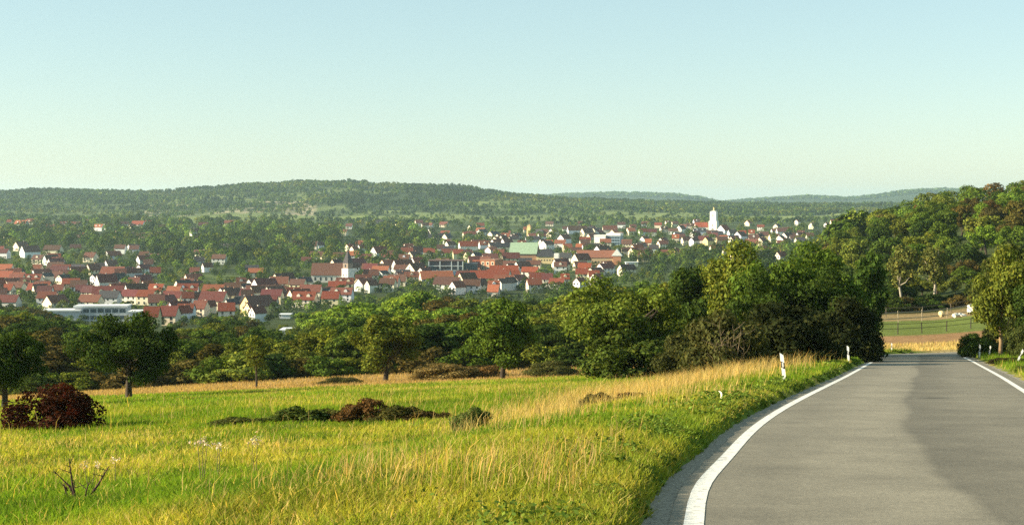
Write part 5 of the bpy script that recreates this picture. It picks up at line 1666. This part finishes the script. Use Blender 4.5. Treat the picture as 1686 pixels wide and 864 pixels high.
# stubble strip, dry strip beyond the road, right verge
n = 60000
Y = gr.uniform(112, 150, n); X = gr.uniform(-.48, .14, n) * Y
k = Y > 119 + 10 * (X / Y)
X, Y = X[k], Y[k]
blades('stubble', X, Y, gr.uniform(.12, .38, len(X)), gr.uniform(.05, .10, len(X)), np.array([.42, .29, .13]) * gr.uniform(.6, 1.2, (len(X), 1)), 'tan dry strip behind the meadow trees', seed=5, bend=False)
n = 26000
Y = gr.uniform(118, 160, n); X = gr.uniform(.2, .4, n) * Y
d = road_d(X, Y)
k = ((d < -1.2) | (d > ROADW + 1.2))
X, Y = X[k], Y[k]
gcol = np.where((Y < 126)[:, None], np.array([.14, .19, .035]), np.array([.52, .40, .17]))
blades('dry_grass', X, Y, gr.uniform(.15, .5, len(X)), gr.uniform(.05, .09, len(X)), gcol * gr.uniform(.7, 1.2, (len(X), 1)), 'pale dry grass beyond the end of the road', seed=6, bend=False)
n = 40000
Y = gr.uniform(25, 120, n); X = gr.uniform(.2, .42, n) * Y
d = road_d(X, Y)
k = (d > ROADW + .75) & (d < ROADW + 14)
X, Y = X[k], Y[k]
blades('verge_grass', X, Y, gr.uniform(.15, .45, len(X)), gr.uniform(.02, .05, len(X)), grass_colour(X, Y, gr) * np.array([.8, .85, .8]), 'rough grass on the verge right of the road', seed=7, bend=False)
# leafy weeds of the left verge
n = 30000
i = (60 + 125 * gr.random(n) ** 1.5).astype(int)
off = -0.42 - np.abs(gr.normal(size=n)) * 0.75
t_ = gr.random(n)
Q = LINE[i] + (LINE[i + 1] - LINE[i]) * t_[:, None] + LN[i] * off[:, None]
keepw = (fbm(Q[:, 0] / 1.1, Q[:, 1] / 1.1, 81) > .52)
Q, off = Q[keepw], off[keepw]
hz = gr.uniform(.02, .15, len(Q)) * sstep(-.6, -1.3, off) + .03
P = np.stack([Q[:, 0], Q[:, 1], ghs(Q[:, 0], Q[:, 1]) + hz], 1)
V, Fq = leaf_quads(P, unit(gr.normal(size=(len(P), 3)) * .6 + np.array([0, 0, 1.0])), .022 + .0011 * P[:, 1], gr)
cw = np.array([0.10, 0.15, 0.025]) * gr.uniform(.6, 1.3, (len(P), 1))
o = link('verge_weeds', mesh_np('verge_weeds', V, Fq, M['leafc'], False, np.repeat(cw, 4, axis=0)))
tag(o, 'leafy dark green weeds along the left road edge', 'weeds', kind='stuff')

# ------------------------------------------------------------------ labels that need a rank
ORD = ['', 'second ', 'third ', 'fourth ', 'fifth ', 'sixth ', 'seventh ', 'eighth ', 'ninth ', 'tenth ', 'eleventh ', 'twelfth ', 'thirteenth ', 'fourteenth ', 'fifteenth ', 'sixteenth ', 'seventeenth ', 'eighteenth ', 'nineteenth ', 'twentieth ']
groups = {}
for it in PENDING:
    groups.setdefault((it[1], it[2]), []).append(it)
for (look, zone), its in groups.items():
    its.sort(key=lambda it: project(it[0].location)[0])
    for k, it in enumerate(its):
        if len(its) == 1:
            lb = 'only %s %s' % (look, zone)
        elif k == 0:
            lb = 'leftmost %s %s' % (look, zone)
        elif k == len(its) - 1:
            lb = 'rightmost %s %s' % (look, zone)
        else:
            lb = '%s%s from left %s' % (ORD[min(k, 19)], look, zone)
        tag(it[0], lb, it[3], it[4])

# ------------------------------------------------------------------ haze: one even box of air round the whole scene
def haze_mat():
    m, nt, out = new_mat('haze')
    v = N(nt, 'ShaderNodeVolumePrincipled')
    v.inputs['Color'].default_value = (0.66, 0.90, 1.0, 1)
    v.inputs['Density'].default_value = 0.000052
    v.inputs['Anisotropy'].default_value = 0.25
    nt.links.new(v.outputs[0], out.inputs['Volume'])
    return m
hz_o = MB().box(-15500, 15500, -300, 15500, -95, 110).build('haze', haze_mat())
tag(hz_o, 'thin bluish air haze lying over the whole valley', 'haze', kind='stuff')
print('objects', len(bpy.data.objects))
